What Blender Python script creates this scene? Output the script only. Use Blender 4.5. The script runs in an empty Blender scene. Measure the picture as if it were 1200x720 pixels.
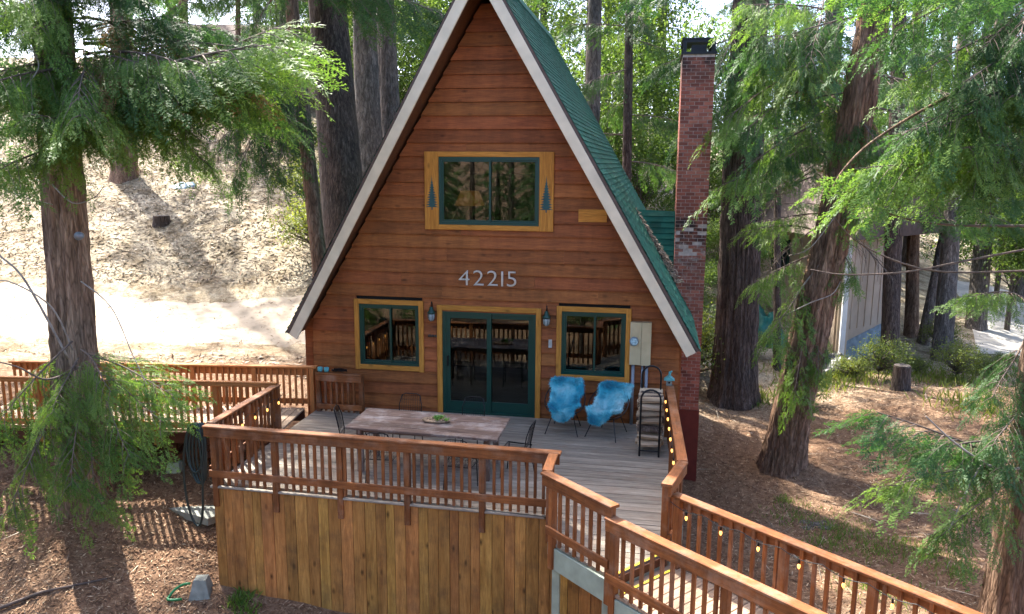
import bpy, math, random
import numpy as np
from mathutils import Vector, Matrix
R = math.radians
random.seed(7)
scn = bpy.context.scene
col = scn.collection

# ---------------------------------------------------------------- camera
CAM = np.array([3.087, -14.802, 4.837]); FPX = 940.0
th, ps, ro = R(10.14), R(10.127), R(.347)
Fv = np.array([-math.sin(ps)*math.cos(th), math.cos(ps)*math.cos(th), -math.sin(th)])
Rt = np.array([math.cos(ps), math.sin(ps), 0.]); Uv = np.cross(Rt, Fv)
Rv = math.cos(ro)*Rt + math.sin(ro)*Uv; Uv = -math.sin(ro)*Rt + math.cos(ro)*Uv
cd = bpy.data.cameras.new('camera'); cam = bpy.data.objects.new('camera', cd); col.objects.link(cam)
cd.sensor_width = 36; cd.lens = FPX*36/1200; cd.clip_end = 2000
m = Matrix.Identity(4)
for i in range(3):
    m[i][0], m[i][1], m[i][2], m[i][3] = Rv[i], Uv[i], -Fv[i], CAM[i]
cam.matrix_world = m; scn.camera = cam

# ---------------------------------------------------------------- light
SUN = Vector((-.42, .46, .78)).normalized()          # direction towards the sun
w = bpy.data.worlds.new('World'); scn.world = w; w.use_nodes = True
nt = w.node_tree; bg = nt.nodes['Background']
sky = nt.nodes.new('ShaderNodeTexSky'); sky.sky_type = 'NISHITA'; sky.sun_disc = False
sky.sun_elevation = math.asin(SUN.z); sky.sun_rotation = math.atan2(SUN.x, SUN.y)
sky.altitude = 1000; sky.air_density = .35; sky.dust_density = 4.; sky.ozone_density = 0.
nt.links.new(sky.outputs[0], bg.inputs[0]); bg.inputs[1].default_value = .15
sl_ = bpy.data.lights.new('sun', 'SUN'); sl_.energy = 2.05; sl_.angle = R(.5); sl_.color = (1, .95, .87)
so = bpy.data.objects.new('sun', sl_); col.objects.link(so); so.location = (-20, 20, 40)
so.rotation_euler = SUN.to_track_quat('Z', 'Y').to_euler()
vs = scn.view_settings; vs.view_transform = 'Standard'; vs.look = 'None'; vs.exposure = 3.2; vs.gamma = 1
scn.cycles.use_denoising = True; scn.cycles.max_bounces = 7; scn.cycles.transparent_max_bounces = 6
scn.cycles.diffuse_bounces = 4; scn.cycles.caustics_reflective = False; scn.cycles.caustics_refractive = False

def ray(x, y): return Fv + Rv*(x-600)/FPX - Uv*(y-360)/FPX
def dep(x, y, d): return CAM + ray(x, y)*d
def onY(x, y, Y): r = ray(x, y); return CAM + r*(Y-CAM[1])/r[1]

# ---------------------------------------------------------------- materials
def nodes(name):
    mt = bpy.data.materials.new(name); mt.use_nodes = True
    n = mt.node_tree.nodes; b = n['Principled BSDF']
    return mt, n, mt.node_tree.links, b
def N(n, t, **kw):
    x = n.new('ShaderNode'+t)
    for k, v in kw.items():
        if k in x.inputs: x.inputs[k].default_value = v
        else: setattr(x, k, v)
    return x
def ramp(n, l, fac, stops):
    r = n.new('ShaderNodeValToRGB'); e = r.color_ramp.elements
    while len(e) < len(stops): e.new(.5)
    for i, (p, c) in enumerate(stops):
        e[i].position = p; e[i].color = (*c, 1) if len(c) == 3 else c
    l.new(fac, r.inputs[0]); return r
def mix(n, l, fac, a, b, mode='MIX'):
    x = n.new('ShaderNodeMix'); x.data_type = 'RGBA'; x.blend_type = mode
    for s, v in ((0, fac), (6, a), (7, b)):
        if hasattr(v, 'links') or hasattr(v, 'is_linked'): l.new(v, x.inputs[s])
        elif s == 0: x.inputs[0].default_value = v
        else: x.inputs[s].default_value = (*v, 1)
    return x.outputs[2]
def plain(name, c, rough=.6, metal=0, noise=.25, scale=6, bump=.15):
    mt, n, l, b = nodes(name)
    tc = N(n, 'TexCoord'); nz = N(n, 'TexNoise', Scale=scale, Detail=6.)
    l.new(tc.outputs['Object'], nz.inputs[0])
    lo = tuple(x*(1-noise) for x in c); hi = tuple(min(1, x*(1+noise)) for x in c)
    r = ramp(n, l, nz.outputs[0], [(.3, lo), (.7, hi)])
    l.new(r.outputs[0], b.inputs['Base Color'])
    b.inputs['Roughness'].default_value = rough; b.inputs['Metallic'].default_value = metal
    if bump:
        bp = N(n, 'Bump', Strength=bump, Distance=.02); l.new(nz.outputs[0], bp.inputs['Height']); l.new(bp.outputs[0], b.inputs['Normal'])
    return mt
def wood(name, c1, c2, rough=.65, var=.25, knots=.5, wear=None, wearamt=.5, hue=.0, grain=1.0, dirt=0):
    """boards whose length runs along their own X"""
    mt, n, l, b = nodes(name)
    tc = N(n, 'TexCoord'); oi = N(n, 'ObjectInfo')
    off = N(n, 'VectorMath', operation='SCALE'); off.inputs[0].default_value = (37, 91, 53); l.new(oi.outputs['Random'], off.inputs['Scale'])
    ad = N(n, 'VectorMath', operation='ADD'); l.new(tc.outputs['Object'], ad.inputs[0]); l.new(off.outputs[0], ad.inputs[1])
    mp = N(n, 'Mapping'); mp.inputs['Scale'].default_value = (.9, 9, 9); l.new(ad.outputs[0], mp.inputs[0])
    g = N(n, 'TexNoise', Scale=1.6, Detail=7., Roughness=.62, Distortion=.7); l.new(mp.outputs[0], g.inputs[0])
    mp2 = N(n, 'Mapping'); mp2.inputs['Scale'].default_value = (3, 60, 60); l.new(ad.outputs[0], mp2.inputs[0])
    fg = N(n, 'TexNoise', Scale=2., Detail=4.); l.new(mp2.outputs[0], fg.inputs[0])
    r = ramp(n, l, g.outputs[0], [(.28, c1), (.68, c2)])
    dk = ramp(n, l, fg.outputs[0], [(.35, (1-.3*grain,)*3), (.65, (1.,)*3)])
    c = mix(n, l, 1., r.outputs[0], dk.outputs[0], 'MULTIPLY')
    if knots:
        mk = N(n, 'Mapping'); mk.inputs['Scale'].default_value = (2.3, 5, 5); l.new(ad.outputs[0], mk.inputs[0])
        vo = N(n, 'TexVoronoi', Scale=1.0); l.new(mk.outputs[0], vo.inputs['Vector'])
        kr = ramp(n, l, vo.outputs['Distance'], [(.03, (1-knots,)*3), (.17, (1.,)*3)])
        c = mix(n, l, 1., c, kr.outputs[0], 'MULTIPLY')
    if wear:
        wn = N(n, 'TexNoise', Scale=2.2, Detail=8., Roughness=.7); l.new(ad.outputs[0], wn.inputs[0])
        wr = ramp(n, l, wn.outputs[0], [(.48, (0, 0, 0)), (.66, (wearamt,)*3)])
        c = mix(n, l, wr.outputs[0], c, wear)
    if dirt:
        ge = N(n, 'NewGeometry'); dm = N(n, 'Mapping'); dm.inputs['Scale'].default_value = (1.6, 1.6, .45); l.new(ge.outputs['Position'], dm.inputs[0])
        dn = N(n, 'TexNoise', Scale=1.4, Detail=8., Roughness=.7); l.new(dm.outputs[0], dn.inputs[0])
        dr_ = ramp(n, l, dn.outputs[0], [(.36, (1-dirt, 1-dirt*.95, 1-dirt*.9)), (.6, (1.08,)*3)]); c = mix(n, l, 1., c, dr_.outputs[0], 'MULTIPLY')
    hs = N(n, 'HueSaturation'); l.new(c, hs.inputs['Color'])
    mr = N(n, 'MapRange'); l.new(oi.outputs['Random'], mr.inputs[0]); mr.inputs[3].default_value = 1-var; mr.inputs[4].default_value = 1+var*.8
    l.new(mr.outputs[0], hs.inputs['Value'])
    if hue:
        m2 = N(n, 'MapRange'); fr = N(n, 'Math', operation='FRACT'); ml = N(n, 'Math', operation='MULTIPLY'); ml.inputs[1].default_value = 17.3
        l.new(oi.outputs['Random'], ml.inputs[0]); l.new(ml.outputs[0], fr.inputs[0]); l.new(fr.outputs[0], m2.inputs[0])
        m2.inputs[3].default_value = .5-hue; m2.inputs[4].default_value = .5+hue; l.new(m2.outputs[0], hs.inputs['Hue'])
    l.new(hs.outputs[0], b.inputs['Base Color']); b.inputs['Roughness'].default_value = rough; b.inputs['Specular IOR Level'].default_value = .22
    bp = N(n, 'Bump', Strength=.35, Distance=.006); l.new(fg.outputs[0], bp.inputs['Height']); l.new(bp.outputs[0], b.inputs['Normal'])
    return mt
def leafmat(name, c1, c2, trans=.4, tint=(1.9, 1.6, .7), yellow=None):
    mt, n, l, b = nodes(name); n.remove(b); out = n['Material Output']
    ge = N(n, 'NewGeometry'); tc = N(n, 'TexCoord'); oi = N(n, 'ObjectInfo')
    nz = N(n, 'TexNoise', Scale=.8, Detail=3.); l.new(ge.outputs['Position'], nz.inputs[0])
    a = N(n, 'Math', operation='MULTIPLY_ADD'); l.new(ge.outputs['Random Per Island'], a.inputs[0]); a.inputs[1].default_value = .45; l.new(nz.outputs[0], a.inputs[2])
    a2 = N(n, 'Math', operation='MULTIPLY_ADD'); l.new(oi.outputs['Random'], a2.inputs[0]); a2.inputs[1].default_value = .25; l.new(a.outputs[0], a2.inputs[2])
    st = [(.45, c1), (1.0, c2)]
    if yellow: st = [(.45, c1), (.95, c2), (1.1 if False else 1., yellow)]
    r = ramp(n, l, a2.outputs[0], st)
    d = N(n, 'BsdfPrincipled'); d.inputs['Roughness'].default_value = .5; d.inputs['Specular IOR Level'].default_value = .25
    l.new(r.outputs[0], d.inputs['Base Color'])
    tcol = mix(n, l, 1., r.outputs[0], tint, 'MULTIPLY')
    t = N(n, 'BsdfTranslucent'); l.new(tcol, t.inputs[0])
    ms = N(n, 'MixShader'); ms.inputs[0].default_value = trans; l.new(d.outputs[0], ms.inputs[1]); l.new(t.outputs[0], ms.inputs[2])
    l.new(ms.outputs[0], out.inputs[0]); return mt
def bark(name, c1, c2, vs_=1.0, bump=.8):
    mt, n, l, b = nodes(name); tc = N(n, 'TexCoord')
    mp = N(n, 'Mapping'); mp.inputs['Scale'].default_value = (9*vs_, 9*vs_, 1.1*vs_); l.new(tc.outputs['Object'], mp.inputs[0])
    nz = N(n, 'TexNoise', Scale=1.3, Detail=9., Roughness=.68, Distortion=.6); l.new(mp.outputs[0], nz.inputs[0])
    mp2 = N(n, 'Mapping'); mp2.inputs['Scale'].default_value = (20*vs_, 20*vs_, 3*vs_); l.new(tc.outputs['Object'], mp2.inputs[0])
    vo = N(n, 'TexVoronoi', Scale=.8, feature='DISTANCE_TO_EDGE'); l.new(mp2.outputs[0], vo.inputs['Vector'])
    sp = N(n, 'TexNoise', Scale=.7, Detail=4.); l.new(tc.outputs['Object'], sp.inputs[0])
    r = ramp(n, l, nz.outputs[0], [(.3, tuple(x*.35 for x in c1)), (.5, c1), (.7, c2)])
    cr = ramp(n, l, vo.outputs[0], [(.0, (.45,)*3), (.12, (1.,)*3)])
    c = mix(n, l, .8, r.outputs[0], cr.outputs[0], 'MULTIPLY')
    pr = ramp(n, l, sp.outputs[0], [(.35, (.75, .78, .8)), (.65, (1.15, 1.05, 1.))])
    c = mix(n, l, 1., c, pr.outputs[0], 'MULTIPLY')
    l.new(c, b.inputs['Base Color']); b.inputs['Roughness'].default_value = .9; b.inputs['Specular IOR Level'].default_value = .2
    hh = N(n, 'Math', operation='MULTIPLY_ADD'); l.new(vo.outputs[0], hh.inputs[0]); hh.inputs[1].default_value = .8; l.new(nz.outputs[0], hh.inputs[2])
    bp = N(n, 'Bump', Strength=bump, Distance=.05); l.new(hh.outputs[0], bp.inputs['Height']); l.new(bp.outputs[0], b.inputs['Normal'])
    return mt
def glassmat(name):
    mt, n, l, b = nodes(name); n.remove(b); out = n['Material Output']
    fr = N(n, 'Fresnel', IOR=1.55); a = N(n, 'Math', operation='MULTIPLY_ADD'); l.new(fr.outputs[0], a.inputs[0]); a.inputs[1].default_value = 1.25; a.inputs[2].default_value = .0
    t = N(n, 'BsdfTransparent'); t.inputs[0].default_value = (.55, .62, .6, 1); g = N(n, 'BsdfGlossy', Roughness=.01)
    g.inputs[0].default_value = (.95, 1, .97, 1)
    ms = N(n, 'MixShader'); l.new(a.outputs[0], ms.inputs[0]); l.new(t.outputs[0], ms.inputs[1]); l.new(g.outputs[0], ms.inputs[2]); l.new(ms.outputs[0], out.inputs[0])
    return mt
def emit(name, c, s):
    mt, n, l, b = nodes(name); b.inputs['Base Color'].default_value = (*c, 1); b.inputs['Emission Color'].default_value = (*c, 1); b.inputs['Emission Strength'].default_value = s
    return mt

M = {}
M['siding'] = wood('stained_siding', (.235, .07, .02), (.42, .135, .038), var=.17, knots=.5, hue=.006, dirt=.25)
M['trim'] = wood('honey_trim', (.48, .185, .028), (.70, .31, .055), var=.12, knots=.5)
M['rail'] = wood('stained_rail', (.175, .058, .019), (.35, .124, .037), var=.25, knots=.4, wear=(.33, .22, .15), wearamt=.5, dirt=.35)
M['walkrail'] = wood('fresh_stained_rail', (.34, .125, .035), (.5, .2, .06), var=.15, knots=.4)
M['skirt'] = wood('golden_skirting', (.36, .148, .036), (.64, .315, .088), var=.24, knots=.8, hue=.012, wear=(.14, .08, .04), wearamt=.5, dirt=.3)
M['deck'] = wood('weathered_deck', (.2, .168, .128), (.43, .37, .29), var=.2, knots=.3, wear=(.24, .17, .12), wearamt=.6)
M['walkdeck'] = wood('tan_walk_boards', (.33, .22, .14), (.48, .35, .24), var=.15, knots=.2)
M['table'] = wood('weathered_table', (.11, .066, .048), (.29, .195, .145), var=.25, knots=.3, wear=(.42, .36, .31), wearamt=.7)
M['dark'] = wood('dark_stained_beam', (.07, .025, .014), (.12, .045, .022), var=.15, knots=.2)
M['redbase'] = plain('oxblood_paint', (.14, .018, .01), .6, noise=.2)
M['sage'] = plain('sage_green_paint', (.30, .35, .27), .65, noise=.18, scale=5)
M['rake'] = plain('cream_fascia_paint', (.7, .6, .43), .6, noise=.12, scale=3)
M['soffit'] = wood('soffit_boards', (.12, .05, .022), (.2, .085, .035), var=.2)
M['green'] = plain('green_window_paint', (.003, .042, .028), .35, noise=.1, bump=0)
M['glass'] = glassmat('window_glass')
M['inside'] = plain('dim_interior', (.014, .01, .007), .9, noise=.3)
M['black'] = plain('black_metal', (.012, .012, .013), .4, .6, noise=.2, bump=0)
M['teal'] = plain('teal_paint', (.09, .33, .33), .6)
M['beige'] = plain('beige_meter_box', (.52, .42, .24), .5, noise=.08, bump=.03)
M['grey'] = plain('grey_conduit', (.22, .24, .26), .45, .3, noise=.1, bump=0)
M['silver'] = plain('brushed_numbers', (.55, .55, .55), .35, .7, noise=.1, bump=0)
M['concrete'] = plain('pale_concrete', (.25, .26, .22), .9, noise=.25, scale=9, bump=.5)
M['hose'] = plain('dark_green_hose', (.008, .022, .02), .4, noise=.1, bump=0)
M['hosegreen'] = plain('green_hose', (.01, .2, .06), .4, noise=.1, bump=0)
M['yellow'] = plain('yellow_tape', (.55, .43, .02), .6, noise=.2, scale=14)
M['decal'] = plain('tree_decal_paint', (.02, .075, .07), .7, noise=.3)
M['bulb'] = emit('warm_bulb', (1, .42, .1), .4)
M['lampshade'] = emit('amber_lampshade', (.22, .075, .012), .08)
M['bark_log'] = bark('firewood_bark', (.12, .09, .07), (.28, .23, .18), 2)
M['logend'] = wood('split_wood', (.3, .2, .115), (.62, .46, .3), var=.35, knots=.2)
M['bark_red'] = bark('cedar_bark', (.235, .148, .098), (.48, .34, .235), 1., 1.)
M['bark_pale'] = bark('pale_cedar_bark', (.28, .19, .13), (.56, .42, .3), 1., 1.)
M['bark_dark'] = bark('dark_fir_bark', (.09, .068, .056), (.21, .17, .145), 1.3, 1.)
M['bark_grey'] = bark('grey_pine_bark', (.15, .13, .11), (.34, .30, .26), 1.1, 1.)
M['twig'] = plain('twig_bark', (.13, .095, .075), .9, noise=.4, scale=8)
M['deadtwig'] = plain('pale_dead_branch', (.30, .27, .24), .9, noise=.3, scale=8)
M['cedar'] = leafmat('cedar_foliage', (.016, .065, .024), (.08, .16, .048), .4, (1.25, 1.4, .75))
M['cedar2'] = leafmat('light_cedar_foliage', (.045, .125, .03), (.19, .295, .07), .45, (1.3, 1.35, .7))
M['fir'] = leafmat('fir_foliage', (.018, .062, .024), (.085, .15, .045), .42, (1.3, 1.45, .7))
M['brownleaf'] = leafmat('dead_cedar_foliage', (.14, .075, .03), (.32, .2, .09), .3, (1.2, 1.1, .8))
M['oak'] = leafmat('oak_foliage', (.04, .095, .024), (.145, .215, .055), .5, (1.35, 1.35, .65))
M['shrub'] = leafmat('shrub_foliage', (.05, .095, .025), (.15, .2, .05), .4)
M['grass'] = leafmat('grass_blades', (.06, .13, .02), (.17, .27, .05), .35, (1.3, 1.3, .6))
M['tan'] = plain('tan_stucco', (.46, .36, .26), .85, noise=.12, scale=2, bump=.2)
M['white'] = plain('white_trim_paint', (.75, .75, .72), .6, noise=.06)
M['pink'] = plain('salmon_wall', (.5, .27, .19), .85, noise=.15, scale=1)
M['roofbrown'] = plain('brown_roof', (.1, .07, .055), .9, noise=.25)
M['roofred'] = plain('red_roof_edge', (.42, .07, .05), .7)
M['tarp'] = plain('green_tarp', (.01, .12, .085), .5, noise=.4, scale=3)
M['bin'] = plain('black_plastic', (.014, .014, .016), .45, noise=.5, scale=4)
M['winblack'] = plain('far_window_glass', (.02, .025, .03), .12, noise=.1, bump=0)
M['soil'] = plain('succulent_dish', (.33, .22, .13), .9, noise=.5, scale=30)
M['succulent'] = leafmat('succulent_green', (.1, .22, .05), (.2, .34, .09), .2)

# shingles
def mk_shingle():
    mt, n, l, b = nodes('green_shingle'); ge = N(n, 'NewGeometry'); tc = N(n, 'TexCoord')
    nz = N(n, 'TexNoise', Scale=3., Detail=8.); l.new(tc.outputs['Object'], nz.inputs[0])
    a = N(n, 'Math', operation='MULTIPLY_ADD'); l.new(ge.outputs['Random Per Island'], a.inputs[0]); a.inputs[1].default_value = .5; l.new(nz.outputs[0], a.inputs[2])
    r = ramp(n, l, a.outputs[0], [(.3, (.001, .05, .032)), (1., (.006, .115, .076))]); l.new(r.outputs[0], b.inputs['Base Color'])
    b.inputs['Roughness'].default_value = .75; b.inputs['Specular IOR Level'].default_value = .3
    n2 = N(n, 'TexNoise', Scale=90., Detail=2.); l.new(tc.outputs['Object'], n2.inputs[0]); bp = N(n, 'Bump', Strength=.3, Distance=.01); l.new(n2.outputs[0], bp.inputs['Height']); l.new(bp.outputs[0], b.inputs['Normal'])
    return mt
M['shingle'] = mk_shingle()
def mk_brick():
    mt, n, l, b = nodes('chimney_brick'); ge = N(n, 'NewGeometry'); oi = N(n, 'ObjectInfo')
    sx = N(n, 'SeparateXYZ'); l.new(ge.outputs['Position'], sx.inputs[0])
    nz = N(n, 'TexNoise', Scale=5., Detail=7., Roughness=.7); l.new(ge.outputs['Position'], nz.inputs[0])
    rd = N(n, 'Math', operation='ADD'); l.new(oi.outputs['Random'], rd.inputs[0]); l.new(ge.outputs['Random Per Island'], rd.inputs[1])
    fr = N(n, 'Math', operation='FRACT'); l.new(rd.outputs[0], fr.inputs[0])
    r = ramp(n, l, fr.outputs[0], [(0, (.2, .058, .038)), (.5, (.34, .1, .062)), (1, (.46, .16, .1))])
    nr = ramp(n, l, nz.outputs[0], [(.3, (.7,)*3), (.7, (1.15,)*3)])
    c = mix(n, l, 1., r.outputs[0], nr.outputs[0], 'MULTIPLY')
    # soot stain high up, damp stain and lime bloom around the roof junction
    def band(z0, z1, z2, z3):
        a = N(n, 'MapRange', interpolation_type='SMOOTHSTEP'); l.new(sx.outputs[2], a.inputs[0]); a.inputs[1].default_value = z0; a.inputs[2].default_value = z1
        d = N(n, 'MapRange', interpolation_type='SMOOTHSTEP'); l.new(sx.outputs[2], d.inputs[0]); d.inputs[1].default_value = z2; d.inputs[2].default_value = z3; d.inputs[3].default_value = 1; d.inputs[4].default_value = 0
        k = N(n, 'Math', operation='MULTIPLY'); l.new(a.outputs[0], k.inputs[0]); l.new(d.outputs[0], k.inputs[1]); return k.outputs[0]
    def stain(c, bnd, colr, lo, hi, amt, sc):
        z = N(n, 'TexNoise', Scale=sc, Detail=6., Roughness=.75); l.new(ge.outputs['Position'], z.inputs[0])
        q = ramp(n, l, z.outputs[0], [(lo, (0, 0, 0)), (hi, (amt,)*3)]); k = N(n, 'Math', operation='MULTIPLY'); l.new(q.outputs[0], k.inputs[0]); l.new(bnd, k.inputs[1])
        return mix(n, l, k.outputs[0], c, colr)
    c = stain(c, band(6.2, 7., 9, 10), (.012, .011, .011), .25, .55, .92, 3)
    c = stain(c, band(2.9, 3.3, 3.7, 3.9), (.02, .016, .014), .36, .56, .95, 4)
    c = stain(c, band(1.6, 2.1, 3.1, 3.4), (.38, .34, .3), .5, .62, .6, 7)
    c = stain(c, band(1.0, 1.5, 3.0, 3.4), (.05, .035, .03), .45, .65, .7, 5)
    l.new(c, b.inputs['Base Color']); b.inputs['Roughness'].default_value = .9
    bp = N(n, 'Bump', Strength=.5, Distance=.01); l.new(nz.outputs[0], bp.inputs['Height']); l.new(bp.outputs[0], b.inputs['Normal'])
    return mt
M['brick'] = mk_brick()
M['mortar'] = plain('mortar', (.46, .37, .32), .95, noise=.3, scale=12)
def mk_fur():
    mt, n, l, b = nodes('blue_fur'); ge = N(n, 'NewGeometry'); tc = N(n, 'TexCoord')
    nz = N(n, 'TexNoise', Scale=3., Detail=2., Roughness=.5); l.new(tc.outputs['Object'], nz.inputs[0])
    a = N(n, 'Math', operation='MULTIPLY_ADD'); l.new(ge.outputs['Random Per Island'], a.inputs[0]); a.inputs[1].default_value = .14; l.new(nz.outputs[0], a.inputs[2])
    r = ramp(n, l, a.outputs[0], [(.36, (.006, .24, .36)), (.5, (.03, .46, .58)), (.64, (.25, .66, .72)), (.8, (.6, .8, .82))]); l.new(r.outputs[0], b.inputs['Base Color']); b.inputs['Roughness'].default_value = .9
    b.inputs['Sheen Weight'].default_value = .3
    return mt
M['fur'] = mk_fur()
def mk_litter(name, stops):
    mt, n, l, b = nodes(name); ge = N(n, 'NewGeometry')
    r = ramp(n, l, ge.outputs['Random Per Island'], stops); l.new(r.outputs[0], b.inputs['Base Color']); b.inputs['Roughness'].default_value = .85; b.inputs['Specular IOR Level'].default_value = .2
    return mt
M['litter'] = mk_litter('needle_litter', [(0, (.08, .043, .026)), (.35, (.195, .105, .058)), (.7, (.33, .2, .115)), (1, (.5, .38, .25))])
M['straw'] = mk_litter('dry_straw_litter', [(0, (.13, .1, .07)), (.4, (.28, .22, .16)), (1, (.55, .47, .36))])
def mk_ground():
    mt, n, l, b = nodes('forest_floor'); ge = N(n, 'NewGeometry')
    sx = N(n, 'SeparateXYZ'); l.new(ge.outputs['Position'], sx.inputs[0])
    n1 = N(n, 'TexNoise', Scale=.35, Detail=6., Roughness=.6); n2 = N(n, 'TexNoise', Scale=7., Detail=9., Roughness=.72); n3 = N(n, 'TexNoise', Scale=32., Detail=5., Roughness=.7)
    for q in (n1, n2, n3): l.new(ge.outputs['Position'], q.inputs[0])
    n4 = N(n, 'TexNoise', Scale=1.1, Detail=8., Roughness=.75); l.new(ge.outputs['Position'], n4.inputs[0])
    base = ramp(n, l, n2.outputs[0], [(.3, (.09, .052, .032)), (.5, (.2, .117, .07)), (.7, (.32, .205, .125))])
    dry = ramp(n, l, n2.outputs[0], [(.3, (.21, .165, .12)), (.5, (.41, .35, .265)), (.7, (.57, .5, .4))])
    # dry open slope west of the cabin is straw coloured
    v = N(n, 'VectorMath', operation='DOT_PRODUCT'); l.new(ge.outputs['Position'], v.inputs[0]); v.inputs[1].default_value = (-.35, .93, 0)
    mr = N(n, 'MapRange'); l.new(v.outputs['Value'], mr.inputs[0]); mr.inputs[1].default_value = 3.5; mr.inputs[2].default_value = 8.5
    nn = N(n, 'Math', operation='MULTIPLY_ADD'); l.new(n1.outputs[0], nn.inputs[0]); nn.inputs[1].default_value = 1.2; nn.inputs[2].default_value = -.6
    ad = N(n, 'Math', operation='ADD', use_clamp=True); l.new(mr.outputs[0], ad.inputs[0]); l.new(nn.outputs[0], ad.inputs[1])
    pt_ = ramp(n, l, n4.outputs[0], [(.42, (.5, .46, .38)), (.58, (1.05, 1.06, 1.0))]); dry_ = mix(n, l, 1., dry.outputs[0], pt_.outputs[0], 'MULTIPLY')
    c = mix(n, l, ad.outputs[0], base.outputs[0], dry_)
    fr = ramp(n, l, n3.outputs[0], [(.3, (.55,)*3), (.7, (1.3,)*3)]); c = mix(n, l, 1., c, fr.outputs[0], 'MULTIPLY')
    l.new(c, b.inputs['Base Color']); b.inputs['Roughness'].default_value = .95; b.inputs['Specular IOR Level'].default_value = .1
    h = N(n, 'Math', operation='MULTIPLY_ADD'); l.new(n3.outputs[0], h.inputs[0]); h.inputs[1].default_value = .4; l.new(n2.outputs[0], h.inputs[2])
    bp = N(n, 'Bump', Strength=.7, Distance=.05); l.new(h.outputs[0], bp.inputs['Height']); l.new(bp.outputs[0], b.inputs['Normal'])
    return mt
M['ground'] = mk_ground()
M['road'] = plain('pale_dirt', (.40, .335, .25), .95, noise=.35, scale=1.6, bump=.4)

# ---------------------------------------------------------------- object helpers
WM = {}
def link(o, parent=None, mw=None):
    col.objects.link(o)
    mw = mw or Matrix.Identity(4)
    o.matrix_basis = mw
    WM[o.name] = mw
    if parent is not None:
        o.parent = parent; o.matrix_parent_inverse = WM[parent.name].inverted()
    return o
def thing(name, label, cat, loc=(0, 0, 0), group=None):
    o = bpy.data.objects.new(name, None); o.empty_display_size = .2
    link(o, None, Matrix.Translation(Vector(loc)))
    return tag(o, label, cat, group)
def tag(o, label, cat, group=None):
    o['label'] = label; o['category'] = cat
    if group: o['group'] = group
    return o
def npmesh(name, V, F, mats, smooth=False, mi=None):
    """V (n,3); F (m,k) array with a fixed k"""
    V = np.asarray(V, np.float32); F = np.asarray(F, np.int32)
    me = bpy.data.meshes.new(name); me.vertices.add(len(V)); me.vertices.foreach_set('co', V.ravel())
    k = F.shape[1]; me.loops.add(F.size); me.loops.foreach_set('vertex_index', F.ravel())
    me.polygons.add(len(F)); me.polygons.foreach_set('loop_start', np.arange(0, F.size, k, dtype=np.int32))
    me.polygons.foreach_set('loop_total', np.full(len(F), k, np.int32))
    if smooth: me.polygons.foreach_set('use_smooth', np.ones(len(F), bool))
    for q in (mats if isinstance(mats, (list, tuple)) else [mats]): me.materials.append(q)
    if mi is not None: me.polygons.foreach_set('material_index', np.asarray(mi, np.int32))
    me.update(calc_edges=True); return me
class MB:
    def __init__(s): s.v = []; s.f = []; s.m = []
    def add(s, vs, fs, mi=0):
        b = len(s.v); s.v += [tuple(map(float, q)) for q in vs]; s.f += [tuple(i+b for i in f) for f in fs]; s.m += [mi]*len(fs); return s
    def box(s, a, b, mi=0):
        (x0, y0, z0), (x1, y1, z1) = a, b
        return s.add([(x0, y0, z0), (x1, y0, z0), (x1, y1, z0), (x0, y1, z0), (x0, y0, z1), (x1, y0, z1), (x1, y1, z1), (x0, y1, z1)],
                     [(0, 3, 2, 1), (4, 5, 6, 7), (0, 1, 5, 4), (1, 2, 6, 5), (2, 3, 7, 6), (3, 0, 4, 7)], mi)
    def prism(s, poly, z0, z1, mi=0):
        n = len(poly)
        return s.add([(x, y, z0) for x, y in poly]+[(x, y, z1) for x, y in poly],
                     [tuple(range(n))[::-1], tuple(range(n, 2*n))]+[(i, (i+1) % n, n+(i+1) % n, n+i) for i in range(n)], mi)
    def tube(s, pts, rad, n=8, mi=0, caps=True):
        pts = [Vector(p) for p in pts]; rs = rad if hasattr(rad, '__len__') else [rad]*len(pts)
        up = Vector((0, 0, 1)); rings = []
        for i, p in enumerate(pts):
            d = (pts[min(i+1, len(pts)-1)]-pts[max(i-1, 0)]).normalized()
            if i == 0:
                a = d.orthogonal().normalized()
            else: a = (a-d*a.dot(d)).normalized()
            b = d.cross(a)
            rings.append([p+(a*math.cos(2*math.pi*j/n)+b*math.sin(2*math.pi*j/n))*rs[i] for j in range(n)])
        fs = [(i*n+j, i*n+(j+1) % n, (i+1)*n+(j+1) % n, (i+1)*n+j) for i in range(len(pts)-1) for j in range(n)]
        if caps: fs += [tuple(range(n))[::-1], tuple(range((len(pts)-1)*n, len(pts)*n))]
        return s.add([q for r in rings for q in r], fs, mi)
    def lathe(s, prof, c=(0, 0, 0), n=16, mi=0):
        vs = [(c[0]+r*math.cos(2*math.pi*j/n), c[1]+r*math.sin(2*math.pi*j/n), c[2]+z) for r, z in prof for j in range(n)]
        fs = [(i*n+j, i*n+(j+1) % n, (i+1)*n+(j+1) % n, (i+1)*n+j) for i in range(len(prof)-1) for j in range(n)]
        fs += [tuple(range(n))[::-1], tuple(range((len(prof)-1)*n, len(prof)*n))]
        return s.add(vs, fs, mi)
    def mesh(s, name, mats, smooth=False):
        me = bpy.data.meshes.new(name); me.from_pydata(s.v, [], s.f)
        mats = mats if isinstance(mats, (list, tuple)) else [mats]
        for q in mats: me.materials.append(q)
        if len(mats) > 1: me.polygons.foreach_set('material_index', s.m)
        if smooth: me.polygons.foreach_set('use_smooth', [True]*len(me.polygons))
        me.update(); return me
    def build(s, name, mats, parent=None, smooth=False, mw=None):
        return link(bpy.data.objects.new(name, s.mesh(name, mats, smooth)), parent, mw)
BC = {}
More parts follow.
